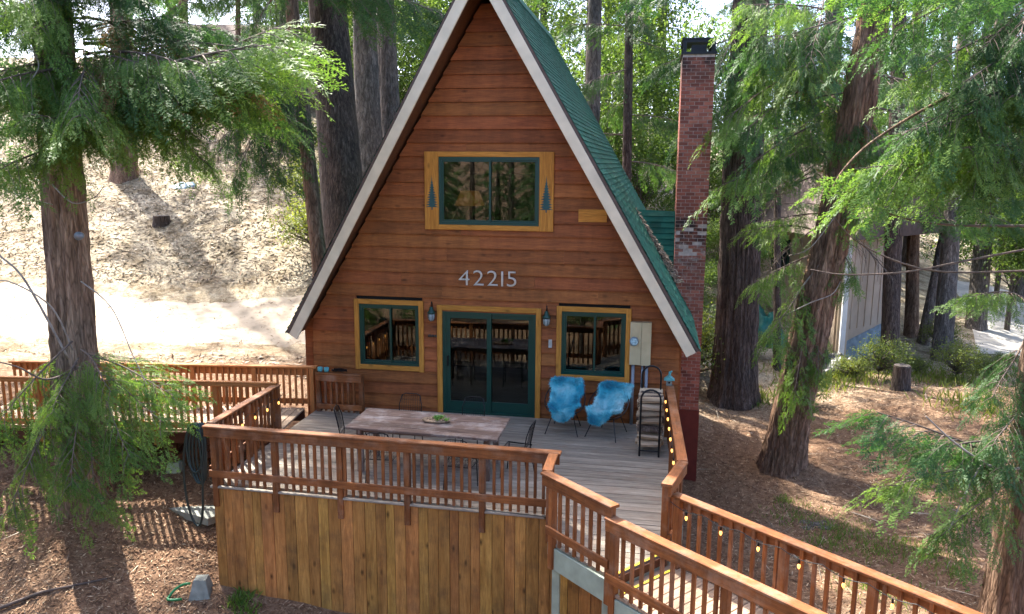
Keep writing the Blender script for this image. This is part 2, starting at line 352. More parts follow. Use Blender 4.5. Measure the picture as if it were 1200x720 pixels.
def boxmesh(L, w, h, mat, ch):
    key = (round(L, 3), round(w, 4), round(h, 4), mat.name)
    if key not in BC:
        a, b = w/2, h/2; c = min(ch, a*.6, b*.6)
        sec = [(-a+c, -b), (a-c, -b), (a, -b+c), (a, b-c), (a-c, b), (-a+c, b), (-a, b-c), (-a, -b+c)]
        mb = MB(); mb.add([(0, y, z) for y, z in sec]+[(L, y, z) for y, z in sec],
               [(0, 7, 6, 5, 4, 3, 2, 1), tuple(range(8, 16))]+[(i, (i+1) % 8, 8+(i+1) % 8, 8+i) for i in range(8)])
        BC[key] = mb.mesh('board', mat)
    return BC[key]
def beam(name, p0, p1, w, h, mat, parent, up=None, ch=.006):
    """chamfered timber from p0 to p1; w across, h along up"""
    p0, p1 = Vector(p0), Vector(p1); d = p1-p0; L = d.length; x = d/L
    u = Vector(up) if up is not None else (Vector((0, 0, 1)) if abs(x.z) < .9 else Vector((0, 1, 0)))
    y = u.cross(x).normalized(); z = x.cross(y)
    mw = Matrix(((x.x, y.x, z.x, p0.x), (x.y, y.y, z.y, p0.y), (x.z, y.z, z.z, p0.z), (0, 0, 0, 1)))
    return link(bpy.data.objects.new(name, boxmesh(L, w, h, mat, ch)), parent, mw)

# ---------------------------------------------------------------- terrain
CP = np.array([(-3.3,-4.3,-1.74),(-.6,-4.3,-1.88),(1.9,-4.6,-2.1),(4,-6.5,-2.5),(8,-6.5,-2.4),(8.6,-2.3,-2.08),(5,0,-2.3),(6.15,3.8,-2.08),(5.5,8.8,-2.02),(4.5,2,-2.45),
 (10,8.7,-1.55),(10,14,-1.85),(15,15,-1.8),(20,28,-2.),(24,40,-1.6),(14,0,-1.9),(25,5,-2.3),(20,-10,-3),(-5.4,-2.3,-.78),(-6.7,-2.9,-1.02),(-8.8,-1.9,-.22),(-5.9,-5,-1.75),(-8,-5,-1.6),
 (-5,-8,-2.3),(-12,-6,-1.4),(0,-10,-3),(0,-16,-3.4),(-6,0,-.35),(-8.5,2,-.1),(-4.6,3,-.2),(-10.8,6.1,.27),(-6,7,.25),(-14.5,4.5,.35),(-11.5,7.8,.75),(-14.8,12.6,2.94),(-17.9,17.5,4.45),(-21,22.5,6.45),(-13.1,18.4,4.45),
 (-9,13,2.6),(-26,30,9.),(2.6,26,3.3),(2.6,14,.2),(-3,10,.5),(0,9.5,-.5),(3.2,9.5,-1.5),(-40,45,13),(-10,50,9.5),(10,55,6),(30,60,2),(60,60,3),(-50,10,8),(-30,-5,2.5),(-25,-20,0),(50,0,-3),(0,-40,-4),(40,-30,-4),(-40,-40,0),(-24,10,2.6),(8,26,1.),(-5,25,5.),(0,0,-1.2),(2,4,-1.6)])
def tps(r2): return np.where(r2 > 1e-9, .5*r2*np.log(np.maximum(r2, 1e-9)), 0)
_n = len(CP); _A = np.zeros((_n+3, _n+3)); _d2 = ((CP[:, None, :2]-CP[None, :, :2])**2).sum(-1)
_A[:_n, :_n] = tps(_d2)+np.eye(_n)*.6; _A[:_n, _n] = 1; _A[:_n, _n+1:] = CP[:, :2]; _A[_n, :_n] = 1; _A[_n+1:, :_n] = CP[:, :2].T
_S = np.linalg.solve(_A, np.r_[CP[:, 2], 0, 0, 0])
def H(x, y):
    x = np.atleast_1d(np.asarray(x, float)); y = np.atleast_1d(np.asarray(y, float))
    r = np.maximum(np.hypot(x, y)/62, 1); X, Y = x/r, y/r
    out = np.empty(X.shape)
    xf, yf = X.ravel(), Y.ravel(); o = np.empty(len(xf))
    for i in range(0, len(xf), 20000):
        d = (xf[i:i+20000, None]-CP[:, 0])**2+(yf[i:i+20000, None]-CP[:, 1])**2
        o[i:i+20000] = tps(d)@_S[:_n]+_S[_n]+_S[_n+1]*xf[i:i+20000]+_S[_n+2]*yf[i:i+20000]
    out = o.reshape(X.shape)
    out = out+.04*np.sin(x*1.7+np.sin(y*1.3))*np.cos(y*1.9+1)+.02*np.sin(x*5.1+y*2.3)*np.sin(y*4.7)+(r-1)*2.
    return out
def h1(x, y): return float(H(x, y)[0])
gx = np.unique(np.r_[np.linspace(-420, -40, 20), np.linspace(-40, -14, 53), np.linspace(-14, 16, 151), np.linspace(16, 45, 59), np.linspace(45, 420, 20)])
gy = np.unique(np.r_[np.linspace(-420, -30, 20), np.linspace(-30, -11, 39), np.linspace(-11, 15, 131), np.linspace(15, 45, 61), np.linspace(45, 420, 20)])
GX, GY = np.meshgrid(gx, gy); GZ = H(GX, GY)
idx = np.arange(GX.size).reshape(GX.shape)
Fq = np.stack([idx[:-1, :-1], idx[:-1, 1:], idx[1:, 1:], idx[1:, :-1]], -1).reshape(-1, 4)
g = link(bpy.data.objects.new('ground', npmesh('ground', np.stack([GX, GY, GZ], -1).reshape(-1, 3), Fq, M['ground'], True))); g['kind'] = 'structure'
g['label'] = 'brown forest floor of needles and bark rising to a dry slope'
# dirt track on the slope side
tt = np.linspace(0, 1, 90); cx = -34+tt*31.; cy = 1.5+6.5*tt+.6*np.sin(tt*6)
rows = []
for k in np.linspace(-1, 1, 13):
    px = cx-.21*k*1.9; py = cy+k*1.9*(1+.08*np.sin(tt*23)); rows.append(np.stack([px, py, H(px, py)+.03-.05*abs(k)**4], -1))
P = np.stack(rows, 0); ii = np.arange(P.shape[0]*P.shape[1]).reshape(P.shape[:2])
Fq = np.stack([ii[:-1, :-1], ii[:-1, 1:], ii[1:, 1:], ii[1:, :-1]], -1).reshape(-1, 4)
rd = link(bpy.data.objects.new('dirt_track', npmesh('dirt_track', P.reshape(-1, 3), Fq, M['road'], True))); rd['kind'] = 'structure'
rd['label'] = 'pale dirt track running along the foot of the slope'

# concrete drive beyond the tan house; sunlight put into its pale colour
P = []
for v in np.linspace(0, 1, 26):
    for u in np.linspace(0, 1, 22):
        X = 14.5+v*6+u*5.5-1.2*v*v; Y = 15.5+v*18+u*1.2; P.append((X, Y, h1(X, Y)+.03))
ii = np.arange(26*22).reshape(26, 22); Fq = np.stack([ii[:-1, :-1], ii[:-1, 1:], ii[1:, 1:], ii[1:, :-1]], -1).reshape(-1, 4)
dv = link(bpy.data.objects.new('driveway', npmesh('driveway', P, Fq, plain('pale_drive_concrete', (.46, .43, .38), .9, noise=.2, scale=1.5, bump=.2), True))); dv['kind'] = 'structure'
dv['label'] = 'concrete drive coloured sunlit pale in the clearing beyond the tan house'

# ---------------------------------------------------------------- cabin
SL = 1.7163; EX, EZ = 3.87, 1.55; AZ = EZ+EX*SL
NR = Vector((SL, 0, 1)).normalized()
def yfront(z): return -.5-.42*max(0, min(1, (z-EZ)/(AZ-EZ)))
cabin = thing('a_frame_cabin', 'steep green roofed cedar cabin numbered 42215 behind the deck', 'cabin', (0, 3.9, -1.2))
BACK = 8.0
# openings: trim outer rectangles
OPEN = dict(L=(-2.70, -1.29, .80, 2.21), R=(1.31, 2.70, .80, 2.21), U=(-1.23, 1.22, 3.60, 5.05), D=(-1.02, 1.02, -.2, 2.15))
wl = MB()
fw = MB()          # sheathing behind the boards, with the openings left free
def wall_halfwidth(z): return min(3.6, (AZ-.28-z)/SL)
zs = sorted(set([-.2, 1.55]+[v for o in OPEN.values() for v in (o[2]+.06, o[3]-.06)]+list(np.arange(2.4, 7.9, .5))))
for z0, z1 in zip(zs[:-1], zs[1:]):
    zm = (z0+z1)/2; cuts = sorted([(o[0]+.06, o[1]-.06) for o in OPEN.values() if o[2]+.05 < zm < o[3]-.05])
    x = -99.
    segs = []
    for a, b in cuts: segs.append((x, a)); x = b
    segs.append((x, 99.))
    for a, b in segs:
        v = [(max(a, -wall_halfwidth(z0)), 0.03, z0), (min(b, wall_halfwidth(z0)), .03, z0), (min(b, wall_halfwidth(z1)), .03, z1), (max(a, -wall_halfwidth(z1)), .03, z1)]
        if v[1][0] > v[0][0]: fw.add(v, [(0, 1, 2, 3)])
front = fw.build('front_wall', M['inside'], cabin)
rnd = random.Random(3)
CH = .245; z = -.18
while z < AZ-.75:
    z1 = z+CH; zm = z+CH/2
    hw0, hw1 = wall_halfwidth(z), wall_halfwidth(z1)
    segs = [(-hw0, hw0)]
    for a, b, c, d in OPEN.values():
        if c+.02 < zm < d-.02 or (z < c+.05 < z1 and False):
            ns = []
            for s0, s1 in segs:
                if a > s0 and b < s1: ns += [(s0, a+.03), (b-.03, s1)]
                else: ns.append((s0, s1))
            segs = ns
    for s0, s1 in segs:
        js = [s0]
        if s1-s0 > 3.2:
            q = s0+rnd.uniform(1.2, 2.6)
            while q < s1-1: js.append(q); q += rnd.uniform(2.2, 3.6)
        js.append(s1)
        for a, b in zip(js[:-1], js[1:]):
            a2, b2 = a+.0015, b-.0015
            ta = max(a2, -hw1); tb = min(b2, hw1)
            if tb-ta < .05: continue
            t0, t1, j = .046+rnd.uniform(0, .005), .010, rnd.uniform(-.003, .003)
            mb = MB()
            mb.add([(a2, .02, z+j), (b2, .02, z+j), (tb, .02, z1-.004), (ta, .02, z1-.004),
                    (a2, -t0, z+j), (b2, -t0, z+j), (tb, -t1, z1-.004), (ta, -t1, z1-.004), (a2, -t0-.001, z+.02+j), (b2, -t0-.001, z+.02+j)],
                   [(0, 1, 5, 4), (4, 5, 9, 8), (8, 9, 6, 7), (7, 6, 2, 3), (0, 4, 8, 7, 3), (1, 2, 6, 9, 5)])
            mat = M['siding']
            if abs(z-3.74) < .13 and a > 1.2 : mat = M['siding']
            mb.build('siding_board', mat, front)
    z = z1
# pale replacement board by the upper window
MB().box((1.68, -.058, 3.79), (2.2, -.045, 4.02)).build('patch_board', M['trim'], front)['label'] = 'short honey coloured replacement board'
# roof slabs
for sg in (1, -1):
    mb = MB(); T = .06
    def rp(s, t, y):   # s 0 eave..1 apex, t height above the underside
        x = EX*(1-s)+NR.x*t; zz = EZ+(AZ-EZ)*s+NR.z*t
        return (sg*max(x, 0.0), y, zz if x > 0 else AZ+ (NR.z+NR.x*SL)*t*.995)
    v = []
    for s in (0, 1):
        zz = EZ+(AZ-EZ)*s
        for t in (-.08, T): v += [rp(s, t, yfront(zz)), rp(s, t, BACK+.4)]
    # order: s0: (t0 f, t0 b, t1 f, t1 b), s1...
    mb.add(v, [(0, 4, 5, 1)], 1); mb.add(v, [(2, 3, 7, 6)], 2); mb.add(v, [(0, 2, 6, 4), (1, 5, 7, 3), (0, 1, 3, 2)], 0)
    roof = mb.build('roof', [M['roofbrown'], M['soffit'], M['shingle']], cabin)
    # shingle courses
    SLn = math.hypot(EX, AZ-EZ); nc = int(SLn/.112); tmb = MB(); rr = random.Random(5)
    for c in range(nc+1):
        s0 = (c*.112-.03)/SLn; s1 = min((c*.112+.125)/SLn, 1.02)
        y = yfront(EZ+(AZ-EZ)*s0)-.03-rr.uniform(0, .3); yend = BACK+.43
        while y < yend:
            yw = rr.choice((.22, .3, .3, .36)); ya = max(y, yfront(EZ+(AZ-EZ)*s0)-.03); yb = min(y+yw, yend)
            if yb-ya > .04:
                t = T+.022+rr.uniform(-.004, .006); ds = rr.uniform(-.004, .004)/SLn
                a = [rp(s0+ds, t, ya+.003), rp(s0+ds, t, yb-.003), rp(s1, T+.006, yb-.003), rp(s1, T+.006, ya+.003), rp(s0+ds, T, ya+.003), rp(s0+ds, T, yb-.003)]
                tmb.add(a, [(0, 1, 2, 3), (4, 5, 1, 0)])
            y += yw
    sh = tmb.build('shingles', M['shingle'], roof); sh['kind'] = 'stuff'
    # rake board
    p0 = Vector((sg*(EX-NR.x*.1), yfront(EZ)-.02, EZ-NR.z*.1)); p1 = Vector((sg*.03, yfront(AZ)-.02, AZ-.19))
    beam('rake_board', p0, p1, .05, .185, M['rake'], cabin, up=(NR.x*sg, 0, NR.z), ch=.008)
    beam('drip_edge', Vector((sg*(EX+NR.x*.03), yfront(EZ)-.012, EZ+NR.z*.03)), Vector((sg*.03, yfront(AZ)-.012, AZ+.03)), .04, .055, M['roofbrown'], cabin, up=(NR.x*sg, 0, NR.z))
    # eave board closing the soffit
    mb = MB(); mb.box((min(sg*3.58, sg*3.8), .04, -2.7), (max(sg*3.58, sg*3.64), BACK, 1.75)); mb.build('side_wall', M['siding'], cabin)
ridge = MB()
ridge.add([(-.13, -.97, AZ-.04), (0, -.97, AZ+.2), (.13, -.97, AZ-.04), (-.13, BACK+.44, AZ-.04), (0, BACK+.44, AZ+.2), (.13, BACK+.44, AZ-.04)], [(0, 1, 4, 3), (1, 2, 5, 4), (0, 2, 1), (3, 4, 5)])
ridge.build('ridge_cap', M['shingle'], cabin)
mb = MB(); mb.add([(-3.6, BACK, -2.7), (3.6, BACK, -2.7), (3.6, BACK, 1.75), (0, BACK, AZ-.1), (-3.6, BACK, 1.75)], [(0, 1, 2, 3, 4)]); mb.build('back_wall', M['siding'], cabin)
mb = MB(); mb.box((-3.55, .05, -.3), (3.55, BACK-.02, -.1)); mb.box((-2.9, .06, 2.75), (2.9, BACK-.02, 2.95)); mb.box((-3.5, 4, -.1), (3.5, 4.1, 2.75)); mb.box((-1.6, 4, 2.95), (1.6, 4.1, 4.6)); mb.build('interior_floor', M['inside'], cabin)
mb = MB(); mb.box((-3.58, .02, -2.6), (3.58, .08, -.2)); mb.build('foundation_wall', M['siding'], cabin)

def window(name, o, tw, sidew, lab, upper=False):
    x0, x1, z0, z1 = o
    fx0, fx1, fz0, fz1 = x0+sidew, x1-sidew, z0+tw, z1-tw
    f = .055
    mb = MB()
    for a, b in (((fx0, -.05, fz0), (fx0+f, .06, fz1)), ((fx1-f, -.05, fz0), (fx1, .06, fz1)), ((fx0+f, -.05, fz0), (fx1-f, .06, fz0+f)), ((fx0+f, -.05, fz1-f), (fx1-f, .06, fz1))): mb.box(a, b)
    wd = mb.build(name, M['green'], cabin); wd['label'] = lab
    xm = (fx0+fx1)/2+.02
    a, b, c, d = fx0+f, fx1-f, fz0+f, fz1-f; s = .035
    for (p, q, yy) in ((a, xm+.02, -.01), (xm-.02, b, .022)):
        mb = MB()
        mb.box((p, yy-.02, c), (p+s, yy+.011, d)); mb.box((q-s, yy-.02, c), (q, yy+.011, d)); mb.box((p+s, yy-.02, c), (q-s, yy+.011, c+s)); mb.box((p+s, yy-.02, d-s), (q-s, yy+.011, d))
        mb.build('sash', M['green'], wd)
        MB().box((p+s-.004, yy-.006, c+s-.004), (q-s+.004, yy-.002, d-s+.004)).build('pane', M['glass'], wd)
    yq = -.052
    beam('trim_board', (x0, yq, z1-tw/2), (x1, yq, z1-tw/2), .05, tw, M['trim'], wd)
    beam('trim_board', (x0, yq, z0+tw/2), (x1, yq, z0+tw/2), .05, tw, M['trim'], wd)
    for xc in (x0+sidew/2, x1-sidew/2):
        beam('trim_board', (xc, yq-.004, z0-.01 if not upper else z0+.002), (xc, yq-.004, z1-.002), .05 if not upper else .05, sidew, M['trim'], wd, up=(1, 0, 0))
    return wd
window('window', OPEN['L'], .095, .095, 'green slider window in honey trim left of the door')
window('window', OPEN['R'], .095, .095, 'green slider window in honey trim beside the meter box')
uw = window('window', OPEN['U'], .095, .27, 'upper window with painted fir trees on its side trim', True)
for xc, zc, sc in ((-1.085, 4.02, 1), (1.085, 4.0, 1.05)):
    rr = random.Random(int(xc*10)); mb = MB(); L = []; n = 11
    pts = [(-.015, -.05), (.015, -.05), (.015, 0)]
    for i in range(n):
        t = i/n; wdt = .125*(1-t)**.9+.01; pts += [(wdt*rr.uniform(.75, 1.1), .0+t*.5), (wdt*.35, .028+t*.5)]
    pts += [(0, .6)]
    left = [(-a*rr.uniform(.85, 1.1), b) for a, b in pts[2:-1]][::-1]
    poly = pts+left
    # star-shaped fill as strips between the halves
    vs = []; fs = []
    rt = pts[2:-1]; lf = [(-a, b) for a, b in rt]
    for i in range(len(rt)): vs += [(xc+lf[i][0]*sc, -.0845, zc+lf[i][1]*sc), (xc+rt[i][0]*sc, -.0845, zc+rt[i][1]*sc)]
    for i in range(len(rt)-1): fs.append((2*i, 2*i+1, 2*i+3, 2*i+2))
    vs.append((xc, -.0845, zc+.6*sc)); fs.append((2*len(rt)-2, 2*len(rt)-1, len(vs)-1))
    mb.add(vs, fs); mb.box((xc-.012, -.0845, zc-.05), (xc+.012, -.083, zc)); mb.build('painted_tree', M['decal'], uw)
# sliding door
mb = MB()
for a, b in (((-.915, -.05, -.02), (-.85, .07, 2.05)), ((.85, -.05, -.02), (.915, .07, 2.05)), ((-.85, -.05, 1.985), (.85, .07, 2.05)), ((-.85, -.05, -.04), (.85, .07, .03))): mb.box(a, b)
dr = mb.build('sliding_door', M['green'], cabin); dr['label'] = 'dark green sliding glass door in honey coloured trim'
for a, b, yy in ((-.85, .045, -.015), (-.045, .85, .03)):
    mb = MB(); s = .085
    mb.box((a, yy-.02, .03), (a+s, yy+.02, 1.985)); mb.box((b-s, yy-.02, .03), (b, yy+.02, 1.985)); mb.box((a+s, yy-.02, .03), (b-s, yy+.02, .24)); mb.box((a+s, yy-.02, 1.9), (b-s, yy+.02, 1.985))
    mb.build('door_panel', M['green'], dr); MB().box((a+s-.004, yy-.004, .236), (b-s+.004, yy, 1.904)).build('pane', M['glass'], dr)
MB().box((-.82, -.075, .95), (-.795, -.035, 1.15)).build('handle', M['black'], dr)
for xc in (-.967, .967): beam('trim_board', (xc, -.058, -.1), (xc, -.058, 2.148), .05, .1, M['trim'], dr, up=(1, 0, 0))
beam('trim_board', (-1.018, -.053, 2.1), (1.018, -.053, 2.1), .05, .098, M['trim'], dr)
# house number
x = -.58
for ch in '42215':
    cu = bpy.data.curves.new('digit', 'FONT'); cu.body = ch; cu.size = .425; cu.extrude = .012; cu.bevel_depth = .003; cu.offset = -.007
    tmp = bpy.data.objects.new('tmp', cu); col.objects.link(tmp); bpy.context.view_layer.update()
    me = bpy.data.meshes.new_from_object(tmp.evaluated_get(bpy.context.evaluated_depsgraph_get())); bpy.data.objects.remove(tmp)
    co = np.empty(len(me.vertices)*3); me.vertices.foreach_get('co', co); co = co.reshape(-1, 3)
    wd_ = co[:, 0].max()-co[:, 0].min(); wd_ *= 1.14; me.transform(Matrix.Diagonal((1.14, 1, 1, 1)) @ Matrix.Translation((-co[:, 0].min(), -co[:, 1].min(), 0))); me.materials.clear(); me.materials.append(M['silver'])
    me.name = 'digit'
    link(bpy.data.objects.new('house_number_digit', me), cabin, Matrix.Translation((x, -.062, 2.55)) @ Matrix.Rotation(R(90), 4, 'X'))
    x += wd_+.07
# cricket between the roof and the chimney
mb = MB()
A = Vector((2.50, 3.72, 3.80)); B = Vector((3.56, 3.72, 3.80)); Cc = Vector((3.50, 2.93, 2.22)); D = Vector((3.56, 2.93, 2.22)); Eb = Vector((3.5, 4.5, 2.22)); F2 = Vector((3.56, 4.5, 2.22))
up_ = Vector((NR.x, 0, NR.z))*.2
A, Cc, Eb = A+up_*.3, Cc+up_*.35, Eb+up_*.35
mb.add([A, B, D, Cc], [(0, 3, 2, 1)]); mb.add([A, B, F2, Eb], [(0, 1, 2, 3)])
cr = mb.build('cricket', M['shingle'], cabin); cr['label'] = 'small shingled saddle roof against the chimney'
tm = MB(); rr = random.Random(9); nn = ((B-D).cross(Vector((-1, 0, 0)))).normalized()
if nn.y > 0: nn = -nn
for c in range(13):
    t0 = c/13.; t1 = min(1, t0+.11)
    def pt(t, x_): p = D.lerp(B, t); return Vector((x_, p.y, p.z))
    def xl(t): return Cc.lerp(A, t).x
    x_ = 3.5
    while x_ > xl(t0)+.03:
        xa = max(x_-rr.choice((.2, .26, .3)), xl(t0)+.02); h = .02+rr.uniform(0, .008)
        tm.add([pt(t0, xa)+nn*h, pt(t0, x_-.004)+nn*h, pt(t1, x_-.004)+nn*.004, pt(t1, max(xa, xl(t1)))+nn*.004, pt(t0, xa), pt(t0, x_-.004)], [(0, 1, 2, 3), (4, 5, 1, 0)])
        x_ = xa
tm.build('shingles', M['shingle'], cr)['kind'] = 'stuff'
# needles lying in the valley
rr = random.Random(4); V = []; Fs = []
for i in range(900):
    t = rr.random()**.7; p = A.lerp(Cc, t)+nn*.03+up_*.15+Vector((rr.uniform(-.03, .1)*(.5+t), rr.uniform(-.14, .02)*(.4+t), rr.uniform(0, .04)))
    d = Vector((rr.gauss(0, 1), rr.gauss(0, 1), rr.gauss(0, .5))).normalized()*rr.uniform(.03, .07); s = d.orthogonal().normalized()*.008; b = len(V)
    V += [p-d, p+s, p+d, p-s]; Fs.append((b, b+1, b+2, b+3))
nd = link(bpy.data.objects.new('valley_needles', npmesh('valley_needles', V, Fs, M['straw']))); nd['kind'] = 'stuff'; tag(nd, 'dry needles piled in the roof valley by the chimney', 'needles')
# chimney
CX0, CX1, CY0, CY1 = 3.50, 4.17, 2.95, 4.35
mb = MB(); mb.box((CX0+.008, CY0+.008, -.6), (CX1-.008, CY1-.008, 7.1)); chim = mb.build('chimney', M['mortar'], cabin)
mb = MB(); mb.box((CX0-.03, CY0-.03, -3.), (CX1+.02, CY1+.03, -.58)); mb.build('chimney_base', M['redbase'], cabin)['label'] = 'oxblood red painted base of the brick chimney'
def brickmesh(L, Dp):
    h = .0325; c = .004; mbk = MB(); mbk.box((0, 0, -h), (L, Dp, h)); return mbk.mesh('brick', M['brick'])
BL = (CX1-CX0-.03)/3.5+0; bw = BL-.0
full = brickmesh(BL-.004+.0, .1); halfb = brickmesh(BL/2-.004, .1); stuffmb = MB()
ncs = int((7.1+.58)/.0755); cnt = 0; rr = random.Random(2)
for c in range(ncs)[::-1]:
    zc = -.58+.0755*(c+.5)
    xs = []; x = CX0
    seq = (1, 1, 1, .5) if c % 2 else (.5, 1, 1, 1)
    for q in seq:
        xs.append((x, q)); x += BL*q+.0086
    for xx, q in xs:
        y = CY0-rr.uniform(0, .004)- (rr.uniform(-.02, .012) if 2.9 < zc < 3.6 else 0)
        if cnt < 300:
            link(bpy.data.objects.new('brick', full if q == 1 else halfb), chim, Matrix.Translation((xx+.002, y, zc))); cnt += 1
        else: stuffmb.box((xx+.002, y, zc-.0325), (xx+BL*q-.002, y+.1, zc+.0325))
    for xf in (CX0, CX1):
        y = CY0+.106 if c % 2 else CY0+.06+.05
        while y < CY1-.1:
            ye = min(y+.19, CY1-.002); stuffmb.box((xf-.001 if xf == CX0 else xf-.06, y, zc-.0325), (xf+.06 if xf == CX0 else xf+.001, ye, zc+.0325)); y = ye+.01
bs = stuffmb.build('bricks', M['brick'], chim); bs['kind'] = 'stuff'
mb = MB(); mb.box((CX0-.03, CY0-.03, 7.1), (CX1+.03, CY1+.03, 7.15)); mb.box((CX0-.02, CY0-.02, 7.40), (CX1+.02, CY1+.02, 7.43))
for a in (CX0, CX1-.08):
    for b in (CY0, CY1-.08): mb.box((a, b, 7.15), (a+.08, b+.08, 7.4))
mb.box((CX0+.18, CY0+.1, 7.15), (CX1-.18, CY0+.5, 7.3)); mb.box((CX0+.08, CY0, 7.34), (CX1-.08, CY0+.02, 7.4))
mb.build('chimney_cap', M['black'], chim)

# ---------------------------------------------------------------- decks and railings
deck = thing('deck', 'weathered grey board deck in front of the cabin', 'deck', (0, -2, -2))
DP = [(-3.42, -.02), (-3.42, -4.18), (1.86, -4.30), (1.86, -5.10), (2.72, -5.90), (3.38, -5.12), (3.58, -4.35), (3.47, -.02)]
def span(y):
    xs = []
    for (a, b), (c, d) in zip(DP, DP[1:]+DP[:1]):
        if (b-y)*(d-y) <= 0 and abs(b-d) > 1e-6: xs.append(a+(c-a)*(y-b)/(d-b))
    return (min(xs), max(xs)) if len(xs) > 1 else None
rr = random.Random(12); y = -.06; bwid = .14
while y-bwid > -5.86:
    ya, yb = y-.004, y-bwid+.004; a, b = span(ya), span(yb)
    if a and b:
        js = [0.]
        q = rr.uniform(.25, .7)
        if a[1]-a[0] > 3: js.append(q)
        js.append(1.)
        for u, v in zip(js[:-1], js[1:]):
            L0, L1 = a[0]+(a[1]-a[0])*u, a[0]+(a[1]-a[0])*v; K0, K1 = b[0]+(b[1]-b[0])*u, b[0]+(b[1]-b[0])*v
            if u > 0: L0 = K0 = (L0+K0)/2+.002
            if v < 1: L1 = K1 = (L1+K1)/2-.002
            zt = rr.uniform(-.004, .002)
            MB().add([(L0, ya, -.04), (L1, ya, -.04), (K1, yb, -.04), (K0, yb, -.04), (L0, ya, zt), (L1, ya, zt), (K1, yb, zt), (K0, yb, zt)],
                     [(0, 1, 2, 3), (7, 6, 5, 4), (1, 0, 4, 5), (2, 1, 5, 6), (3, 2, 6, 7), (0, 3, 7, 4)]).build('deck_board', M['deck'], deck)
    y -= bwid
rim = [(Vector((*p, -.14)), Vector((*q, -.14))) for p, q in zip(DP[1:], DP[2:])]
for p, q in rim:
    n_ = Vector((0, 0, 1)).cross(q-p).normalized()*-.0
    d_ = (q-p).normalized()
    beam('rim_board', p+d_*.06, q-d_*.06, .045, .18, M['sage'] if p.x > 1.7 else M['deck'], deck)
beam('rim_board', (-3.40, -.1, -.14), (-3.40, -4.1, -.14), .045, .18, M['dark'], deck)
# grey cap strip above the skirting
beam('cap_strip', (-3.44, -4.235, -.03), (1.84, -4.355, -.035), .06, .03, M['deck'], deck)
# skirting boards
skirt = MB(); skirt.add([(-3.38, -4.19, -2.6), (1.84, -4.31, -2.6), (1.84, -4.31, -.06), (-3.38, -4.19, -.06)], [(0, 1, 2, 3)])
sk = skirt.build('skirt_backing', M['dark'], deck)
def skirting(p, q, ztop, parent, wmin=.13, wmax=.2, seed=1):
    rr = random.Random(seed); p, q = Vector(p), Vector(q); L = (q-p).length; d = (q-p)/L; s = 0
    n_ = Vector((d.y, -d.x, 0)).normalized()
    while s < L-.03:
        wd = min(rr.uniform(wmin, wmax), L-s); c = p+d*(s+wd/2)+n_*(.016+rr.uniform(0, .006)); zb = h1(c.x, c.y)-.12
        beam('skirt_board', (c.x, c.y, zb), (c.x, c.y, ztop-rr.uniform(0, .008)), .024, wd-.005, M['skirt'], parent, up=d, ch=.004)
        s += wd
skirting((-3.4, -4.20, 0), (1.86, -4.32, 0), -.055, sk, seed=4)
skirting((-3.41, -.1, 0), (-3.41, -4.18, 0), -.24, sk, seed=5)
skirting((1.9, -4.75, 0), (3.5, -4.6, 0), -.35, sk, seed=6)
skirting((3.57, -4.3, 0), (3.47, -.1, 0), -.24, sk, seed=7)

def railing(name, label, p, q, zf, h=.95, mat='rail', out=1, posts=(0, 1), drop=.34, nb=None, cap=True, low=.2, capw=.14, ends=(0, 0), bsp=.135, fas=.13, group=None):
    """p,q floor-plan ends along the deck edge; out: +1 puts the boards to the right of p->q"""
    P, Q = Vector((*p, 0)), Vector((*q, 0)); L = (Q-P).length; d = (Q-P)/L; n_ = Vector((d.y, -d.x, 0))*out
    t = thing(name, label, 'railing', (*(P.lerp(Q, .5)).xy, zf), group)
    mt = M[mat]; zt = zf+h
    if cap: beam('cap_rail', P+d*-ends[0]+n_*.05+Vector((0, 0, zt-.02)), Q+d*ends[1]+n_*.05+Vector((0, 0, zt-.02)), capw, .038, mt, t, ch=.008)
    beam('top_board', P+d*-ends[0]*.8+n_*.09+Vector((0, 0, zt-.04-fas/2)), Q+d*ends[1]*.8+n_*.09+Vector((0, 0, zt-.04-fas/2)), .036, fas, mt, t)
    if low: beam('bottom_board', P+n_*.09+Vector((0, 0, zf+low)), Q+n_*.09+Vector((0, 0, zf+low)), .036, .11, mt, t)
    for s in posts:
        c = P+d*(L*s)+n_*.025
        beam('post', (c.x, c.y, zf-drop), (c.x, c.y, zt-.042), .088, .088, mt, t, up=d)
    nbal = nb or int(L/bsp)
    for i in range(nbal):
        s = (i+.5)/nbal
        if any(abs(s-k)*L < .075 for k in posts): continue
        c = P+d*(L*s)+n_*.048
        beam('baluster', (c.x, c.y, zf+.02 if low else zf-.1), (c.x, c.y, zt-.045), .041, .041, mt, t, up=d, ch=.004)
    return t
railing('deck_railing', 'long front railing above the golden skirting boards', (-3.42, -4.2), (1.86, -4.32), 0, posts=(.012, .2, .395, .59, .8, .985), ends=(.06, .06), bsp=.116)
railing('deck_railing', 'short railing between the walkway gap and the hose', (-3.41, -1.95), (-3.41, -4.14), 0, h=.945, out=-1+2, posts=(.02, .5), ends=(.03, -.02))
railing('deck_railing', 'short railing stub turning the corner to the steps', (1.87, -4.4), (1.87, -5.05), 0, h=.945, posts=(), ends=(.02, .0), low=0, capw=.13)
railing('deck_railing', 'landing railing above the sage green beam', (1.9, -5.13), (2.74, -5.92), 0, posts=(.04, .96), ends=(.1, .05))
railing('deck_railing', 'railing with string lights along the firewood side of deck', (3.50, -4.35), (3.38, -.55), 0, h=.95, posts=(.03, .5, .97), out=1, ends=(.02, .0))
railing('deck_railing', 'angled railing piece where deck narrows to the steps', (3.30, -5.18), (3.50, -4.42), 0, h=.955, posts=(.05,), out=1, ends=(.06, .03))
